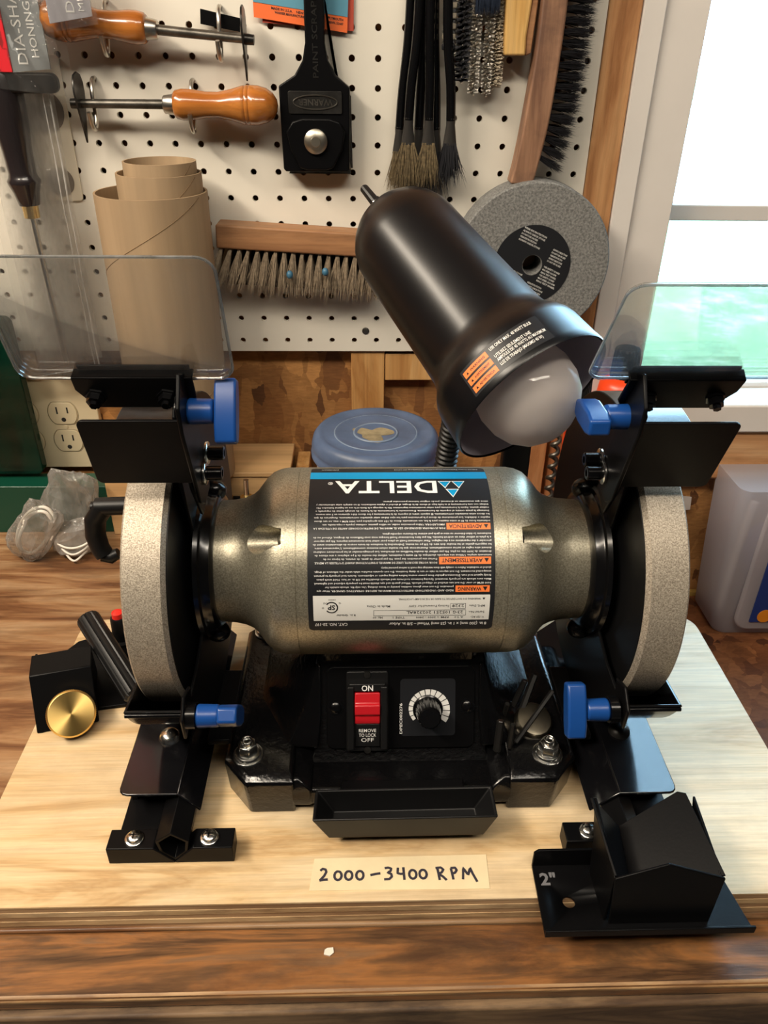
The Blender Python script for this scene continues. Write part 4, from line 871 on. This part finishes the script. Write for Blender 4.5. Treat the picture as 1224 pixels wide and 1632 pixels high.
MB().lathe((-13, -108, 112), Z_, [(0, 66), (0, 69.5), (4, 69.8), (6, 68.4), (10, 68.4), (12, 69), (20, 67), (24.5, 63.5), (25.5, 60), (24, 57), (23, 46), (24.4, 44), (23.4, 41), (22.6, 24), (23.6, 22), (22.6, 19), (22.6, 0)], 96).build('lid', blue_lid, tb, angle=60)
for q in (44, 23): MB().lathe((-13, -108, 135.2), Z_, [(0, q-1.3), (1.0, q-.6), (1.2, q), (1.0, q+.6), (0, q+1.3)], 72).build('lid_ring', pm('pale_blue_edge', (.20, .26, .36), .45), tb)  # lighter blue rings so the lid ridges show
mb = MB(); Q = [(18+6*math.sin(3*a)+3*math.cos(5*a)) for a in [i*2*math.pi/40 for i in range(40)]]
mb.prism([(Q[i]*math.cos(i*2*math.pi/40), Q[i]*math.sin(i*2*math.pi/40)*.9) for i in range(40)], (-15, -110, 134.6), X_, Y_, Z_, 0, .3); mb.build('sawdust', lid_dust, tb)
rk_ = thing('ribbed_rail', 'black ribbed rail with two brass clamp screws behind the motor', 'rail', (-172, -84, -24))
mb = MB().box(-222, -118, -104, -66, -24, 30)
for i in range(5): mb.box(-220, -120, -101+i*8, -97+i*8, 30, 33)
mb.build('rail', black_satin, rk_, .6)
for x, y in ((-184, -86), (-161, -86)):
    MB().lathe((x, y, 31), Z_, [(0, 0), (0, 7.4), (3, 8), (6, 7.4), (8, 7.8), (13, 7.4), (13, 0)], 24).build('brass_nut', brass, rk_)
    MB().cyl((x, y, 40), (x+1, y, 66), 3, 3, 14).build('screw_rod', steel, rk_)
tag(MB().prism(rrect(-14, 14, -9, 9, 3), (131, -150, 0), X_, Y_, Z_, -24, 158).build('black_post', black_satin, bevel=1), 'black square post behind the right end of the motor', 'post')
tag(MB().box(158, 200, -12, 3, -24, 150).build('wood_strip', stud_wood, bevel=1), 'brown wood strip leaning on the wall right of the black post', 'wood strip')
ab = thing('auger_bit', 'twisted steel auger bit standing behind the right guard', 'drill bit', (186, -98, -24))
mb = MB().tube([(186+4*math.cos(i*.55), -98+4*math.sin(i*.55), 40+i*1.2) for i in range(85)], 2.6, 8); mb.build('twist', dull_steel, ab)
MB().cyl((186, -98, -24), (186, -98, 42), 4, 4, 14).build('shank', dull_steel, ab)
for x, y, zt, rr, lb2, clr in ((269, -40, 206, 27, 'orange bottle with a tall black cap by the window, seen through the shield', 0), (213, -82, 188, 15, 'orange bottle with a black cap beside the lamp bulb', 1)):
    t = thing('bottle', lb2, 'bottle', (x, y, -24), 'orange bottles at the window end')
    MB().lathe((x, y, -24), Z_, [(0, 0), (0, rr-2), (3, rr), (zt-33+24-22, rr), (zt-33+24-8, rr*.93), (zt-33+24, rr*.62), (zt-33+26, 0)], 40).build('body', orange_plastic, t)
    mb = MB(); N = 48; rings = []
    for q, r in ((zt-33, rr*.58), (zt-2, rr*.53), (zt, rr*.48)):
        rings.append(len(mb.v)); mb.v += [V3((x+r*(1-.05*(i % 2))*math.cos(2*math.pi*i/N), y+r*(1-.05*(i % 2))*math.sin(2*math.pi*i/N), q)) for i in range(N)]
    for a, b in zip(rings, rings[1:]): mb.f += [(a+i, a+(i+1) % N, b+(i+1) % N, b+i) for i in range(N)]
    mb.f += [tuple(range(N)), tuple(range(rings[-1], rings[-1]+N))]; mb.build('cap', black_plastic, t, angle=20)
bn = thing('storage_bin', 'frosted clear plastic bin with a blue label on the shelf right of the grinder', 'bin', (520, -35, -181))
def bin_sec(k, z): return [(z, rrect(440-k, 640, -72-k*.5, 4, 14, 5))]
mb = MB(); secs = []
for z, k in ((-180.5, -6), (-172, 0), (-60, 10), (44, 18)): secs += bin_sec(k, z)
loft(mb, secs); mb.build('bin_body', milky, bn, angle=50)
mb = MB(); mb.prism(rrect(460, 640, -165, 28, 20, 6), (0, -76.5, 0), X_, Z_, Y_, -6, 1); mb.build('front_panel', milky, bn, 3, 3)
MB().box(478, 640, -84.5, -83, -150, -30).build('blue_label', pm('blue_label', (.01, .04, .22), .4), bn); MB().lathe((496, -84.6, -140), (0, -1, 0), [(0, 0), (0, 10), (.5, 10), (.5, 0)], 24).build('orange_mark', pm('orange_mark', (.9, .3, .02), .5), bn)
MB().tube([(452, -50, -150), (456, -48, -60), (460, -46, 10)], 5, 10).build('packed_tool', white_plastic, bn); MB().ball((505, -35, -70), 42, 20, (1, .5, 1.1)).build('packed_cloth', pm('blue_cloth', (.1, .14, .42), .8), bn)
tag(MB().prism([(383, -37), (409, -34), (407, -15), (385, -12)], (0, 9, 0), X_, Z_, Y_, 0, 1.2).build('paper_tag', paper), 'small pale paper tag on the wall right of the right wheel', 'tag')

# outlets, green case, bagged cord at the left
ob_ = thing('outlet_box', 'beige wall outlet box with two pairs of receptacles at the left', 'outlet box', (-410, 14, 90))
MB().prism(rrect(-478, -347, 32, 150, 3, 3), (0, 10, 0), X_, Z_, Y_, 0, 9.3).build('cover_plate', beige, ob_, 1)
for X in (-389, -436):
    for z in (106, 69.5):
        pts = [(17*math.cos(a), max(-14, min(14, 17.5*math.sin(a)))) for a in [i*2*math.pi/36 for i in range(36)]]
        o_ = MB().prism(pts, (X, 10, z), X_, Z_, Y_, -1.6, 1).build('receptacle', beige, ob_, .5)
        shade_line = MB().tube([(X+a*1.06, 9.8, z+b*1.06) for a, b in pts+pts[:1]], .55, 5, caps=False); shade_line.build('receptacle_shadow_line', beige_line, o_)  # darker beige line painted in for the shade around each receptacle
        mb = MB().box(X-7.2, X-5.4, 8.2, 9, z-.5, z+8.5); mb.box(X+5.4, X+7.2, 8.2, 9, z+.5, z+8); mb.lathe((X, 8.9, z-8), (0, -1, 0), [(0, 0), (0, 2.8), (.6, 2.8), (.6, 0)], 16); mb.build('slots', slot_black, o_)
    MB().lathe((X, 10, 88), (0, -1, 0), [(0, 0), (0, 3), (1.2, 2.4), (1.2, 0)], 16).build('plate_screw', beige, ob_)
gc = thing('green_case', 'translucent dark green plastic case leaning at the left edge', 'case', (-470, -40, -24))
MB().prism(rrect(-560, -409, 46, 235, 8, 5), (0, -20, 0), X_, Z_, Y_, -14, 0).build('case_lid', green_clear, gc, 1)
MB().prism(rrect(-560, -330, -24, 40, 4, 3), (0, -20, 0), X_, Z_, Y_, -34, 0).build('case_body', green_solid, gc, 1)
def crumpled(c, sx, sy, sz, seed, tilt=0, n=26):
    rr = random.Random(seed); mb = MB().ball((0, 0, 0), 1, n); out = []; ph = [rr.uniform(0, 6.28) for _ in range(4)]
    for p in mb.v:
        k = 1+.07*math.sin(5*p.x+ph[0]+3*p.z)+.06*math.sin(7*p.z+ph[1])+rr.uniform(-.07, .07)
        q = V3((math.copysign(abs(p.x)**.75, p.x)*sx*k, p.y*sy*k, math.copysign(abs(p.z)**.75, p.z)*sz*k)); out.append(Matrix.Rotation(tilt, 3, 'Y') @ q + V3(c))
    mb.v = out; return mb
cdg = thing('packaged_cable', 'white cord coiled inside a crumpled clear bag below the outlets', 'cord', (-385, -105, -24))
crumpled((-400, -112, 14), 24, 13, 42, 3, .55).build('bag', bag_crinkle, cdg, flat=True)
crumpled((-360, -102, 0), 30, 16, 22, 5, -.1).build('bag', bag_crinkle, cdg, flat=True)
crumpled((-368, -78, 34), 30, 13, 40, 9, .35).build('bag', bag_crinkle, cdg, flat=True)
P = []
for i in range(90):
    a = i/90*2*math.pi*2.2; P.append(V3((-397, -114, 16))+Matrix.Rotation(.55, 3, 'Y') @ V3(((18-2.2*(i//30))*math.cos(a), -3+3*math.sin(a*.5), (36-3*(i//30))*math.sin(a))))
MB().tube(P, 2.0, 8).build('coil', white_cord, cdg)
for k in range(3):
    z0 = 2-7*k; MB().tube(bez([V3(p) for p in ((-388+5*k, -104, z0+8), (-374+3*k, -117, z0-2), (-358, -121-k, z0-5-k), (-342-3*k, -117, z0-1), (-334-2*k, -104, z0+6))], 6), 1.25, 8).build('strand', white_cord, cdg)
# ================================================================ tools on the pegboard
def peg_hook(x, z, label):
    t = MB().tube(bez([V3(p) for p in ((x, 4, z+23), (x, -8, z+22), (x, -15, z+12), (x+.5, -17, z-6), (x+1, -24, z-19), (x+1, -34, z-16), (x+1, -39, z-4))], 8), 2.1, 10).build('peg_hook', wire_steel)
    tag(t, label, 'hook', 'wire hooks on the pegboard')
def shave_hook(O, dirx, tilt, label):
    """O is the ferrule end of the handle; the handle runs towards +dirx, the shaft the other way"""
    O = V3(O); A = V3((dirx, 0, tilt)).normalized()
    t = thing('shave_hook', label, 'scraper', O, 'shave hooks on the pegboard')
    MB().lathe(O, A, [(0, 0), (0, 10.5), (2, 12.4), (8, 13.6), (16, 13.4), (30, 11.4), (42, 11.2), (54, 13.6), (64, 16.4), (67, 16.9), (67.6, 16.3), (68.4, 17.1), (71, 17.3), (71.6, 16.7), (72.4, 17.4), (80, 17.0), (88, 14.8), (94, 11), (97.5, 5.5), (98.5, 0)], 48).build('handle', handle_wood, t, angle=60)
    MB().lathe(O, -A, [(0, 0), (0, 9.2), (9, 8.0), (10, 7), (10, 0)], 28).build('ferrule', wire_steel, t)
    MB().cyl(O-A*9, O-A*95, 4.3, 3.8, 16).build('shaft', dull_steel, t)
    e = O-A*88
    bl = [(0, -33)]+[(15*math.sin(a)*(1 if a < math.pi else 1), 8+17*-math.cos(a)) for a in [math.pi*(.35+.1*i) for i in range(14)]]
    bl = [(0, -34), (7, -14), (12.5, 0), (15, 10), (14, 18), (9.5, 24), (0, 26.5), (-9.5, 24), (-14, 18), (-15, 10), (-12.5, 0), (-7, -14)]
    MB().prism(bl, e, Y_, Z_, A, -.9, .9).build('blade', dark_steel, t, .3)
    MB().cyl(e, e-A*9, 5, 4.4, 12).build('rivet', dark_steel, t)
shave_hook((-205, -26, 440.5), 1, 0.0, 'lower shave hook, varnished handle to the right above the cardboard tubes')
shave_hook((-222, -26, 501.5), -1, .08, 'upper shave hook, varnished handle half behind the grey bagged cards')
peg_hook(-284, 438, 'wire hook under the blade end of the lower shave hook'); peg_hook(-190, 437, 'wire hook under the ferrule of the lower shave hook')
peg_hook(-262, 500, 'wire hook holding the handle of the upper shave hook'); peg_hook(-158, 497, 'wire hook holding the shaft of the upper shave hook')
tag(MB().prism([(-176, 506), (-140, 500), (-139, 511), (-175, 518)], (0, -9, 0), X_, Z_, Y_, 0, 1.4).build('black_strip', black_satin, bevel=.3), 'short black strip behind the blade of the upper shave hook', 'strip')
# paint scraper
ps = thing('paint_scraper', 'heavy black paint scraper with round steel knob hung handle up', 'scraper', (-71, -22, 382))
HW = [(-79, 570), (-79, 492), (-82, 478), (-90, 466), (-105.5, 457), (-104.5, 384), (-102, 382), (-41, 382), (-39, 384), (-38, 456), (-51, 466), (-58.5, 478), (-61, 492), (-60, 570)]
MB().prism(HW, (0, -14, 0), X_, Z_, Y_, -9, 9).build('body', black_satin, ps, 2, 3)
MB().prism([(-100, 418), (-94, 427), (-84, 430), (-58, 430), (-48, 427), (-43, 418), (-46, 402), (-55, 386), (-62, 384), (-81, 384), (-88, 386), (-96, 402)], (0, -23, 0), X_, Z_, Y_, -5, 1).build('clamp_plate', black_satin, ps, 1.6, 3)
MB().lathe((-71.5, -28, 410), (0, -1, 0), [(0, 0), (0, 11.4), (3, 11.2), (5, 8.5), (5.6, 5), (6.4, 4.4), (6.4, 0)], 40).build('knob', dull_steel if False else pm('worn_knob', (.5, .46, .38), .35, 1.0, bmp=(60, .1)), ps)
bdg = MB().prism(rrect(-97, -45.5, 433.5, 453, 2), (0, -23, 0), X_, Z_, Y_, -1.2, 0).build('badge_panel', dark_steel, ps, .3)
el = [(-71+21*math.cos(a), 443.5+6*math.sin(a)) for a in [i*2*math.pi/40 for i in range(41)]]
MB().tube([(a, -24.4, b) for a, b in el], .7, 6, caps=False).build('badge_rim', dull_steel, bdg)
text_mb('WARNER', 5.2, planar((-54.5, -24.6, 446), -X_, -Z_), width=33, bold=.02).build('badge_lettering', dull_steel, bdg, flat=True)
text_mb('PAINT SCRAPER', 5, planar((-67.4, -23.4, 464), Z_, -X_), width=72, bold=.01).build('handle_lettering', dark_steel, ps, flat=True)
MB().prism([(-100, 379.5), (-96, 384), (-38, 383), (-38, 379.5)], (0, -13, 0), X_, Z_, Y_, -4, 8).build('blade', dull_steel, ps)
MB().prism([(-62, 540), (-58, 500), (-53, 470), (-37, 448), (-36, 384), (-38, 384)], (0, -4, 0), X_, Z_, Y_, -5, 0).build('back_plate', dull_steel, ps)
# cards behind
cd = thing('orange_card', 'orange and blue blade card hung behind the paint scraper', 'card', (-80, -6, 500))
MB().prism([(-126.5, 512), (-40, 500.5), (-37, 565), (-126, 570)], (0, -5.2, 0), X_, Z_, Y_, -.6, 0).build('card', card_orange, cd)
MB().prism([(-126.3, 524), (-39.4, 513), (-37, 565), (-126, 570)], (0, -5.9, 0), X_, Z_, Y_, -.3, 0).build('blue_field', card_blue, cd)
for i, (s_, x0) in enumerate((('MADE IN U.S.A.    NEW', -110), ('WARNER MANUFACTURING', -107))): text_mb(s_, 1.9, planar((x0, -6.1, 518.5-3.3*i), (1, 0, -.13), Z_), width=30, bold=.02).build('card_print', print_black, cd, flat=True)
for i, (s_, x0) in enumerate((('PLYMOUTH', -57.5), ('MINN. 55447', -57.5))): text_mb(s_, 1.9, planar((x0, -6.1, 511.5-3.3*i), (1, 0, -.13), Z_), width=14, bold=.02).build('card_print', print_black, cd, flat=True)
tag(MB().prism([(-119, 508), (-34, 502), (-33, 560), (-118, 560)], (0, -2.6, 0), X_, Z_, Y_, -.7, 0).build('red_card', card_dark), 'dull red card just showing below the orange card', 'card')
# acid brushes
grey_crimp = pm('crimped_tin', (.085, .08, .075), .38, .7)
def hairs(n, base, direc, L, spread, r, curl=0, seed=1, sy=1):
    rr = random.Random(seed); mb = MB()
    for k in range(n):
        b = base(rr); d = direc(rr, b); l = L*rr.uniform(.75, 1.08); j = V3((rr.gauss(0, spread), rr.gauss(0, spread)*sy, rr.gauss(0, spread)))
        d = (V3(d)+j).normalized(); b = V3(b); m = b+d*l*.55+V3((rr.gauss(0, curl), rr.gauss(0, curl), rr.gauss(0, curl))); e = b+d*l+V3((rr.gauss(0, curl*2), rr.gauss(0, curl*2), rr.gauss(0, curl*2)))
        U = d.orthogonal().normalized()*r; W = d.cross(U).normalized()*r
        o = len(mb.v); mb.v += [b+U, b-U*.5+W*.87, b-U*.5-W*.87, m+U*.9, m-U*.45+W*.8, m-U*.45-W*.8, e]
        mb.f += [(o, o+1, o+4, o+3), (o+1, o+2, o+5, o+4), (o+2, o, o+3, o+5), (o+3, o+4, o+6), (o+4, o+5, o+6), (o+5, o+3, o+6)]
    return mb
def acid_brush(xt, xb, y, zf, hl, mat, label, seed):
    t = thing('flux_brush', label, 'brush', (xb, y, zf), 'black handled flux brushes')
    MB().tube(bez([V3(p) for p in ((xt, y, 560), (xt+(xb-xt)*.25, y-1, 500), (xb-(xb-xt)*.2, y-1, zf+52), (xb, y, zf+22))], 6), 4.6, 12).build('handle', black_gloss, t)
    mb = MB(); loft_pts = []
    n = 16
    for z, rx, ry in ((zf+24, 4.6, 4.6), (zf+18, 4.4, 4.0), (zf+2, 6.6, 2.2), (zf, 7.0, 2.2)):
        loft_pts.append((z, [(xb+rx*math.cos(2*math.pi*i/n), y+ry*math.sin(2*math.pi*i/n)) for i in range(n)]))
    loft(mb, loft_pts); mb.build('ferrule', grey_crimp, t, angle=60)
    h = hairs(170, lambda rr: (xb+rr.uniform(-6, 6), y+rr.uniform(-2, 2), zf+2), lambda rr, b: ((b[0]-xb)*.022, (b[1]-y)*.05, -1), hl, .09, .45, 1.0, seed, .3)
    h.build('bristles', mat, t, kind='stuff', keepn=True)
acid_brush(27, 19, -20, 407, 46, bristle_brown, 'flux brush with splayed brown bristles, front left of the bunch', 1)
acid_brush(36, 39, -21, 407, 42, bristle_brown, 'flux brush in the middle of the bunch, worn brown bristles', 2)
acid_brush(51, 60, -23, 407, 40, bristle_black, 'flux brush with soft black bristles, front right of the bunch', 3)
acid_brush(20, 11, -9, 398, 38, bristle_brown, 'flux brush at the back left of the bunch, bristles lowest', 4)
acid_brush(33, 30, -9, 398, 42, bristle_black, 'flux brush behind the middle one, dark bristles', 5)
acid_brush(40, 47, -10, 398, 46, bristle_black, 'flux brush behind, between the middle and right ones', 6)
# small bottle brushes
t = thing('tufted_brush', 'twisted wire brush with tan and black side tufts, right of the flux brushes', 'brush', (58, -16, 486))
MB().tube([(61+math.cos(i*.9), -16+math.sin(i*.9), 484+i*1.0) for i in range(90)], 1.3, 6).build('stem', wire_steel, t)
for k in range(10):
    z = 489+k*8.2
    MB().obox((55, -16, z+1.2), X_, Z_, 6.2, 2.6, 3.5).build('tuft', bristle_pale if k else bristle_black, t, 1.2, 2)
    if k: hairs(40, lambda rr: (60, -16+rr.uniform(-3, 3), z-3+rr.uniform(-1.2, 1.2)), lambda rr, b: (-1, 0, -.1), 11, .05, .4, .2, k).build('tuft', bristle_black, t, kind='stuff', keepn=True)
def spiral_brush(name, label, x, y, z0, z1, r, mat, turns, n, hr, seed, stem=True):
    t = thing(name, label, 'brush', (x, y, z0), 'bottle brushes on the pegboard')
    MB().tube([(x+.9*math.cos(i*.8), y+.9*math.sin(i*.8), z0-2+i*(z1-z0+2)/120) for i in range(121)], 1.2, 6).build('stem', wire_steel, t)
    rr = random.Random(seed); mb = MB()
    for k in range(n):
        u = k/n; a = u*turns*2*math.pi+rr.gauss(0, .22)+(math.pi if k % 2 else 0); z = z0+(z1-z0)*u
        d = V3((math.cos(a), math.sin(a), rr.gauss(0, .08))); b = V3((x, y, z)); U = Z_*hr; W = d.cross(Z_).normalized()*hr; e = b+d*r*rr.uniform(.85, 1.05); o = len(mb.v)
        mb.v += [b+U, b-U+W, b-U-W, e+U*.7, e-U*.7+W*.7, e-U*.7-W*.7]; mb.f += [(o, o+1, o+4, o+3), (o+1, o+2, o+5, o+4), (o+2, o, o+3, o+5), (o+3, o+4, o+5)]
    mb.build('bristles', mat, t, kind='stuff', keepn=True)
spiral_brush('spiral_brush', 'black spiral bottle brush beside the tufted brush', 68, -22, 463, 560, 7.2, bristle_black, 11, 1500, .55, 11)
spiral_brush('spiral_brush', 'steel spiral tube brush, left of the pair', 79.5, -24, 453, 535, 5.2, wire_steel, 13, 900, .35, 12)
spiral_brush('spiral_brush', 'steel spiral tube brush, right of the pair', 92, -22, 452, 535, 4.8, wire_steel, 13, 900, .35, 13)
spiral_brush('spiral_brush', 'pale bristle tube brush behind the steel pair', 99, -14, 458, 530, 9.5, bristle_pale, 12, 1500, .5, 14)
t = thing('dark_brush', 'blunt dark bristle brush end above the steel tube brushes', 'brush', (87, -28, 517)); hairs(420, lambda rr: (87+rr.uniform(-10.5, 10.5), -30+rr.uniform(-4, 4), 552), lambda rr, b: (0, 0, -1), 36, .012, .6, .1, 15).build('bristles', pm('blue_black_bristle', (.02, .03, .055), .45), t, kind='stuff', keepn=True)
MB().box(75, 99, -36, -24, 550, 570).build('head', black_satin, t, 1)
yh = thing('hand_tool', 'pale yellow wooden handle end hanging between the brushes', 'tool', (116, -22, 484))
MB().prism([(104.5, 570), (104, 520), (106.5, 484), (126, 484), (125.5, 500), (128, 530), (128, 570)], (0, -30, 0), X_, Z_, Y_, 0, 16).build('grip', yellow_wood, yh, 2, 3)
MB().prism([(126.2, 484), (131.5, 486), (134, 530), (133, 570), (128.2, 570), (128.2, 530), (125.8, 500)], (0, -27, 0), X_, Z_, Y_, 0, 12).build('bark_edge', brush_wood, yh, 1)
# curved wire brush
wbh = thing('curved_brush', 'long curved wooden handled brush with black bristles, right of the pegboard', 'brush', (140, -22, 372))
Lf = [V3((133, 0, 590)), V3((136, 0, 528)), V3((134.5, 0, 480)), V3((130, 0, 431)), V3((125.5, 0, 395)), V3((121.5, 0, 374))]
Rf = [V3((158, 0, 590)), V3((159.5, 0, 528)), V3((158, 0, 480)), V3((154.5, 0, 431)), V3((149, 0, 395)), V3((144, 0, 371.5))]
Lb, Rb_ = bez(Lf, 6), bez(Rf, 6)
MB().prism([(p.x, p.z) for p in Lb]+[(p.x, p.z) for p in reversed(Rb_)], (0, -34, 0), X_, Z_, Y_, 0, 22).build('handle', curved_wood, wbh, 2.5, 3, angle=30)
def redge(z):
    for a, b in zip(Rb_, Rb_[1:]):
        if b.z <= z <= a.z: t = (a.z-z)/(a.z-b.z+1e-6); return a.x+(b.x-a.x)*t
    return Rb_[-1].x
def wl(z): return 30 if z > 440 else 29-(440-z)*.03
mb = MB()
for row in range(22):
    z0 = 583-row*8.8
    if z0 < 392: break
    for yy in (-30, -23, -16):
        h = hairs(46, lambda rr: (redge(z0)-1, yy+rr.uniform(-2, 2), z0+rr.uniform(-2, 2)), lambda rr, b: (1, 0, -.06 if z0 > 440 else -.06-(440-z0)*.011), wl(z0), .07, .42, .7, row*7+int(yy)); addt(mb, h)
mb.build('bristles', bristle_black, wbh, kind='stuff', keepn=True)
# bench brush
bb_ = thing('bench_brush', 'flat wooden bench brush with grey tan bristles hung on two blue pegs', 'brush', (-95, -20, 265))
tilt = math.radians(-3.2); Mx = Matrix.Translation((-176, 0, 322)) @ Matrix.Rotation(-tilt, 4, 'Y') @ Matrix.Translation((176, 0, -322))
mb = MB().box(-176, -2, -38, -8, 310.5, 334); mb.xf(Mx).build('block', brush_wood, bb_, 2, 3)
rr0 = random.Random(4)
for k in range(19):
    x = -171+k*9.2; sl = (-.55+.06*k) if k < 7 else -.1
    h = MB()
    for yy in (-33, -24, -14):
        addt(h, hairs(42, lambda rr: (x+rr.uniform(-1.5, 1.5), yy+rr.uniform(-2, 2), 311), lambda rr, b: (sl*(.9 if k < 7 else 1)*.7, -.12, -1), 46, .07, .42, .6, k*11+int(yy)))
    h.xf(Mx).build('tuft', bristle_tan, bb_, kind='stuff', keepn=True)
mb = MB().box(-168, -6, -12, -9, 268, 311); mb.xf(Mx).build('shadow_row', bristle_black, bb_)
bpl = pm('blue_peg_tip', (.05, .16, .26), .4)
for x, z, l in ((-102, 287, 'blue tipped peg hook poking through the bench brush, left one'), (-65, 290, 'blue tipped peg hook poking through the bench brush, right one')):
    t = thing('peg_hook', l, 'hook', (x, 0, z), 'blue tipped hooks'); MB().cyl((x, 3, z-12), (x, -44, z-2), 2, 2, 10).build('wire', wire_steel, t); MB().ball((x, -45, z-1), 3.6, 12, (1, 1, 1.2)).build('tip', bpl, t)
# spare grindstone
gs = thing('spare_grindstone', 'large grey grindstone with a black paper label hung by the window', 'grindstone', (150, -28, 297))
MB().lathe((150, -8, 297), (0, -1, 0), [(0, 10), (0, 79), (1.5, 80.5), (35.5, 80.5), (37, 79), (37, 10)], 96, True).build('stone', stone_grey, gs, angle=30)
pl = MB().lathe((150, -44.8, 297), (0, -1, 0), [(0, 10.5), (0, 40), (.6, 40), (.6, 10.5)], 64, True).build('paper_label', label_black, gs)
MB().lathe((150, -6, 297), (0, -1, 0), [(0, 0), (0, 10), (4, 10), (4, 0)], 24).build('hanger_peg', brush_wood, gs)
mb = MB(); rq = random.Random(2)
ca, sa = math.cos(math.radians(-24)), math.sin(math.radians(-24)); U = V3((ca, 0, sa)); Wv = V3((-sa, 0, ca))
for (u0, v0, lines, wd) in ((-26, 29, 5, 26), (12, 22, 5, 18), (12, 3, 6, 22), (-30, -14, 5, 26), (4, -18, 5, 24)):
    for i in range(lines):
        addt(mb, text_mb(['USE SAFETY GUARD', 'DO NOT USE ON SIDE', 'MAX SPEED 3600 RPM', 'WEAR EYE PROTECTION', 'RING TEST WHEEL', 'ALWAYS CHECK STONE'][(i*2+lines+int(u0)) % 6], 1.7, planar(V3((150, -45.6, 297))+U*u0+Wv*(v0-i*3.1), U, Wv), width=wd*rq.uniform(.7, 1), bold=.012, res=1))
mb.build('label_print', plate_white, pl, flat=True)
# bagged cards and bagged turning tool at the far left
k1 = thing('bagged_card', 'clear bag with red and grey cards at the upper left corner', 'package', (-335, -38, 450))
MB().box(-395, -345.5, -40, -37, 466, 580).build('red_card', card_red, k1, .5)
MB().prism([(-345.3, 466), (-311, 469), (-312, 580), (-345.3, 580)], (0, -38, 0), X_, Z_, Y_, -1, 1).build('grey_card', card_grey, k1)
text_mb('DIA-SHARP', 8.6, planar((-330, -39.4, 472.5), Z_, -X_), width=72, bold=.0).build('card_lettering', print_white, k1, flat=True)
text_mb('HONING CONE', 6.2, planar((-319, -39.4, 478), Z_, -X_), width=76, bold=.005).build('card_lettering', print_white, k1, flat=True)
MB().prism(rrect(-386, -308, 449, 466, 7, 5), (0, -32, 0), X_, Z_, Y_, -5, 4).build('black_pouch', black_matte, k1, 2)
mb = MB().grid(lambda u, v: V3((-400+100*u*(1-.03*v), -41.5-2.5*math.sin(u*9)*math.sin(v*7)-1.2*math.sin(u*31+v*17), 457+125*v-10*u*(1-v))), [i/24 for i in range(25)], [i/24 for i in range(25)]); mb.build('bag', bag_light, k1, angle=80)
mb = MB().grid(lambda u, v: V3((-400+104*u, -27-1.5*math.sin(u*12+v*5), 441+120*v)), [i/20 for i in range(21)], [i/20 for i in range(21)]); mb.build('bag', bag_light, k1, angle=80)
k2 = thing('bagged_card', 'second clear bag with a pale grey card, just right of the red card', 'package', (-278, -46, 500))
MB().prism([(-301, 504), (-263, 510), (-262, 580), (-301, 580)], (0, -48, 0), X_, Z_, Y_, -1, 1).build('grey_card', card_pale, k2)
text_mb('DIA-SHARP', 7.4, planar((-277.5, -49.4, 512.5), Z_, -X_), width=66, bold=.0).build('card_lettering', print_white, k2, flat=True)
text_mb('MINI-HONE', 5.0, planar((-269, -49.4, 513.5), Z_, -X_), width=48, bold=.0).build('card_lettering', print_white, k2, flat=True)
mb = MB().grid(lambda u, v: V3((-305+47*u, -50.5-1.2*math.sin(u*14+v*6), 497+85*v+7*u*(1-v))), [i/16 for i in range(17)], [i/16 for i in range(17)]); mb.build('bag', bag_light, k2, angle=80)
k3 = thing('bagged_gouge', 'long clear bag holding a black handled tool with a brass ferrule', 'package', (-360, -26, 170))
MB().lathe((-362, -24, 337), Z_, [(0, 0), (0, 7.6), (12, 8), (12.2, 0)], 28).build('ferrule', brass, k3)
MB().lathe((-362, -24, 349), V3((-.02, 0, 1)), [(0, 0), (0, 10), (12, 12.5), (20, 15.4), (23, 16), (26, 14), (30, 13), (50, 14), (75, 16.6), (100, 17.5), (120, 16), (130, 9), (132, 0)], 40).build('handle', pm('dark_handle', (.018, .014, .015), .25, 0, .4), k3, angle=60)
MB().tube([(-362, -24, 338), (-360.5, -24, 260), (-358, -24, 182)], [3.2, 3.0, 3.0], 14).build('shaft', steel, k3)
mb = MB().grid(lambda u, v: V3((-396+76*u+4*(1-v)*0, -30-3*math.sin(u*3.1)-1.6*math.sin(u*13+v*4)-.8*math.sin(v*23+u*6), 168+290*v+(14*u if v < .01 else 14*u*(1-v)))), [i/22 for i in range(23)], [i/40 for i in range(41)]); mb.build('bag', bag_light, k3, angle=80)
mb = MB().grid(lambda u, v: V3((-395+73*u, -12-2*math.sin(u*3.1)-1.2*math.sin(u*11+v*5), 170+285*v+14*u*(1-v))), [i/22 for i in range(23)], [i/40 for i in range(41)]); mb.build('bag_back', clear('bag_bright', (.97, .97, .97), .04, .15, .5, (.97, .97, .97), .004, .08), k3, angle=80)
bfn = lambda u, v: V3((-396+76*u, -30.4-3*math.sin(u*3.1)-1.6*math.sin(u*13+v*4)-.8*math.sin(v*23+u*6), 168+290*v+(14*u if v < .01 else 14*u*(1-v))))
MB().tube([bfn(1, i/40) for i in range(41)]+[], .9, 6).build('bag_seam', bag_seam, k3); MB().tube([bfn(i/22, .001) for i in range(23)], .8, 6).build('bag_seam', bag_seam, k3); MB().tube([bfn(.93, i/40) for i in range(41)], .6, 6).build('bag_seam', bag_seam, k3)
hp = thing('hanger_plate', 'flat beige plate with two grey discs behind the bagged tool', 'plate', (-330, -4, 350))
MB().prism(rrect(-352, -314.5, 349.5, 480, 4), (0, -1, 0), X_, Z_, Y_, -2, 0).build('plate', beige if False else pm('cream_plate', (.70, .63, .5), .45), hp, .6)
for x, z, r in ((-334, 368, 13.5), (-337, 432, 19)): MB().lathe((x, -3, z), (0, -1, 0), [(0, 0), (0, r), (1, r), (1, 0)], 40).build('disc', disc_grey, hp)
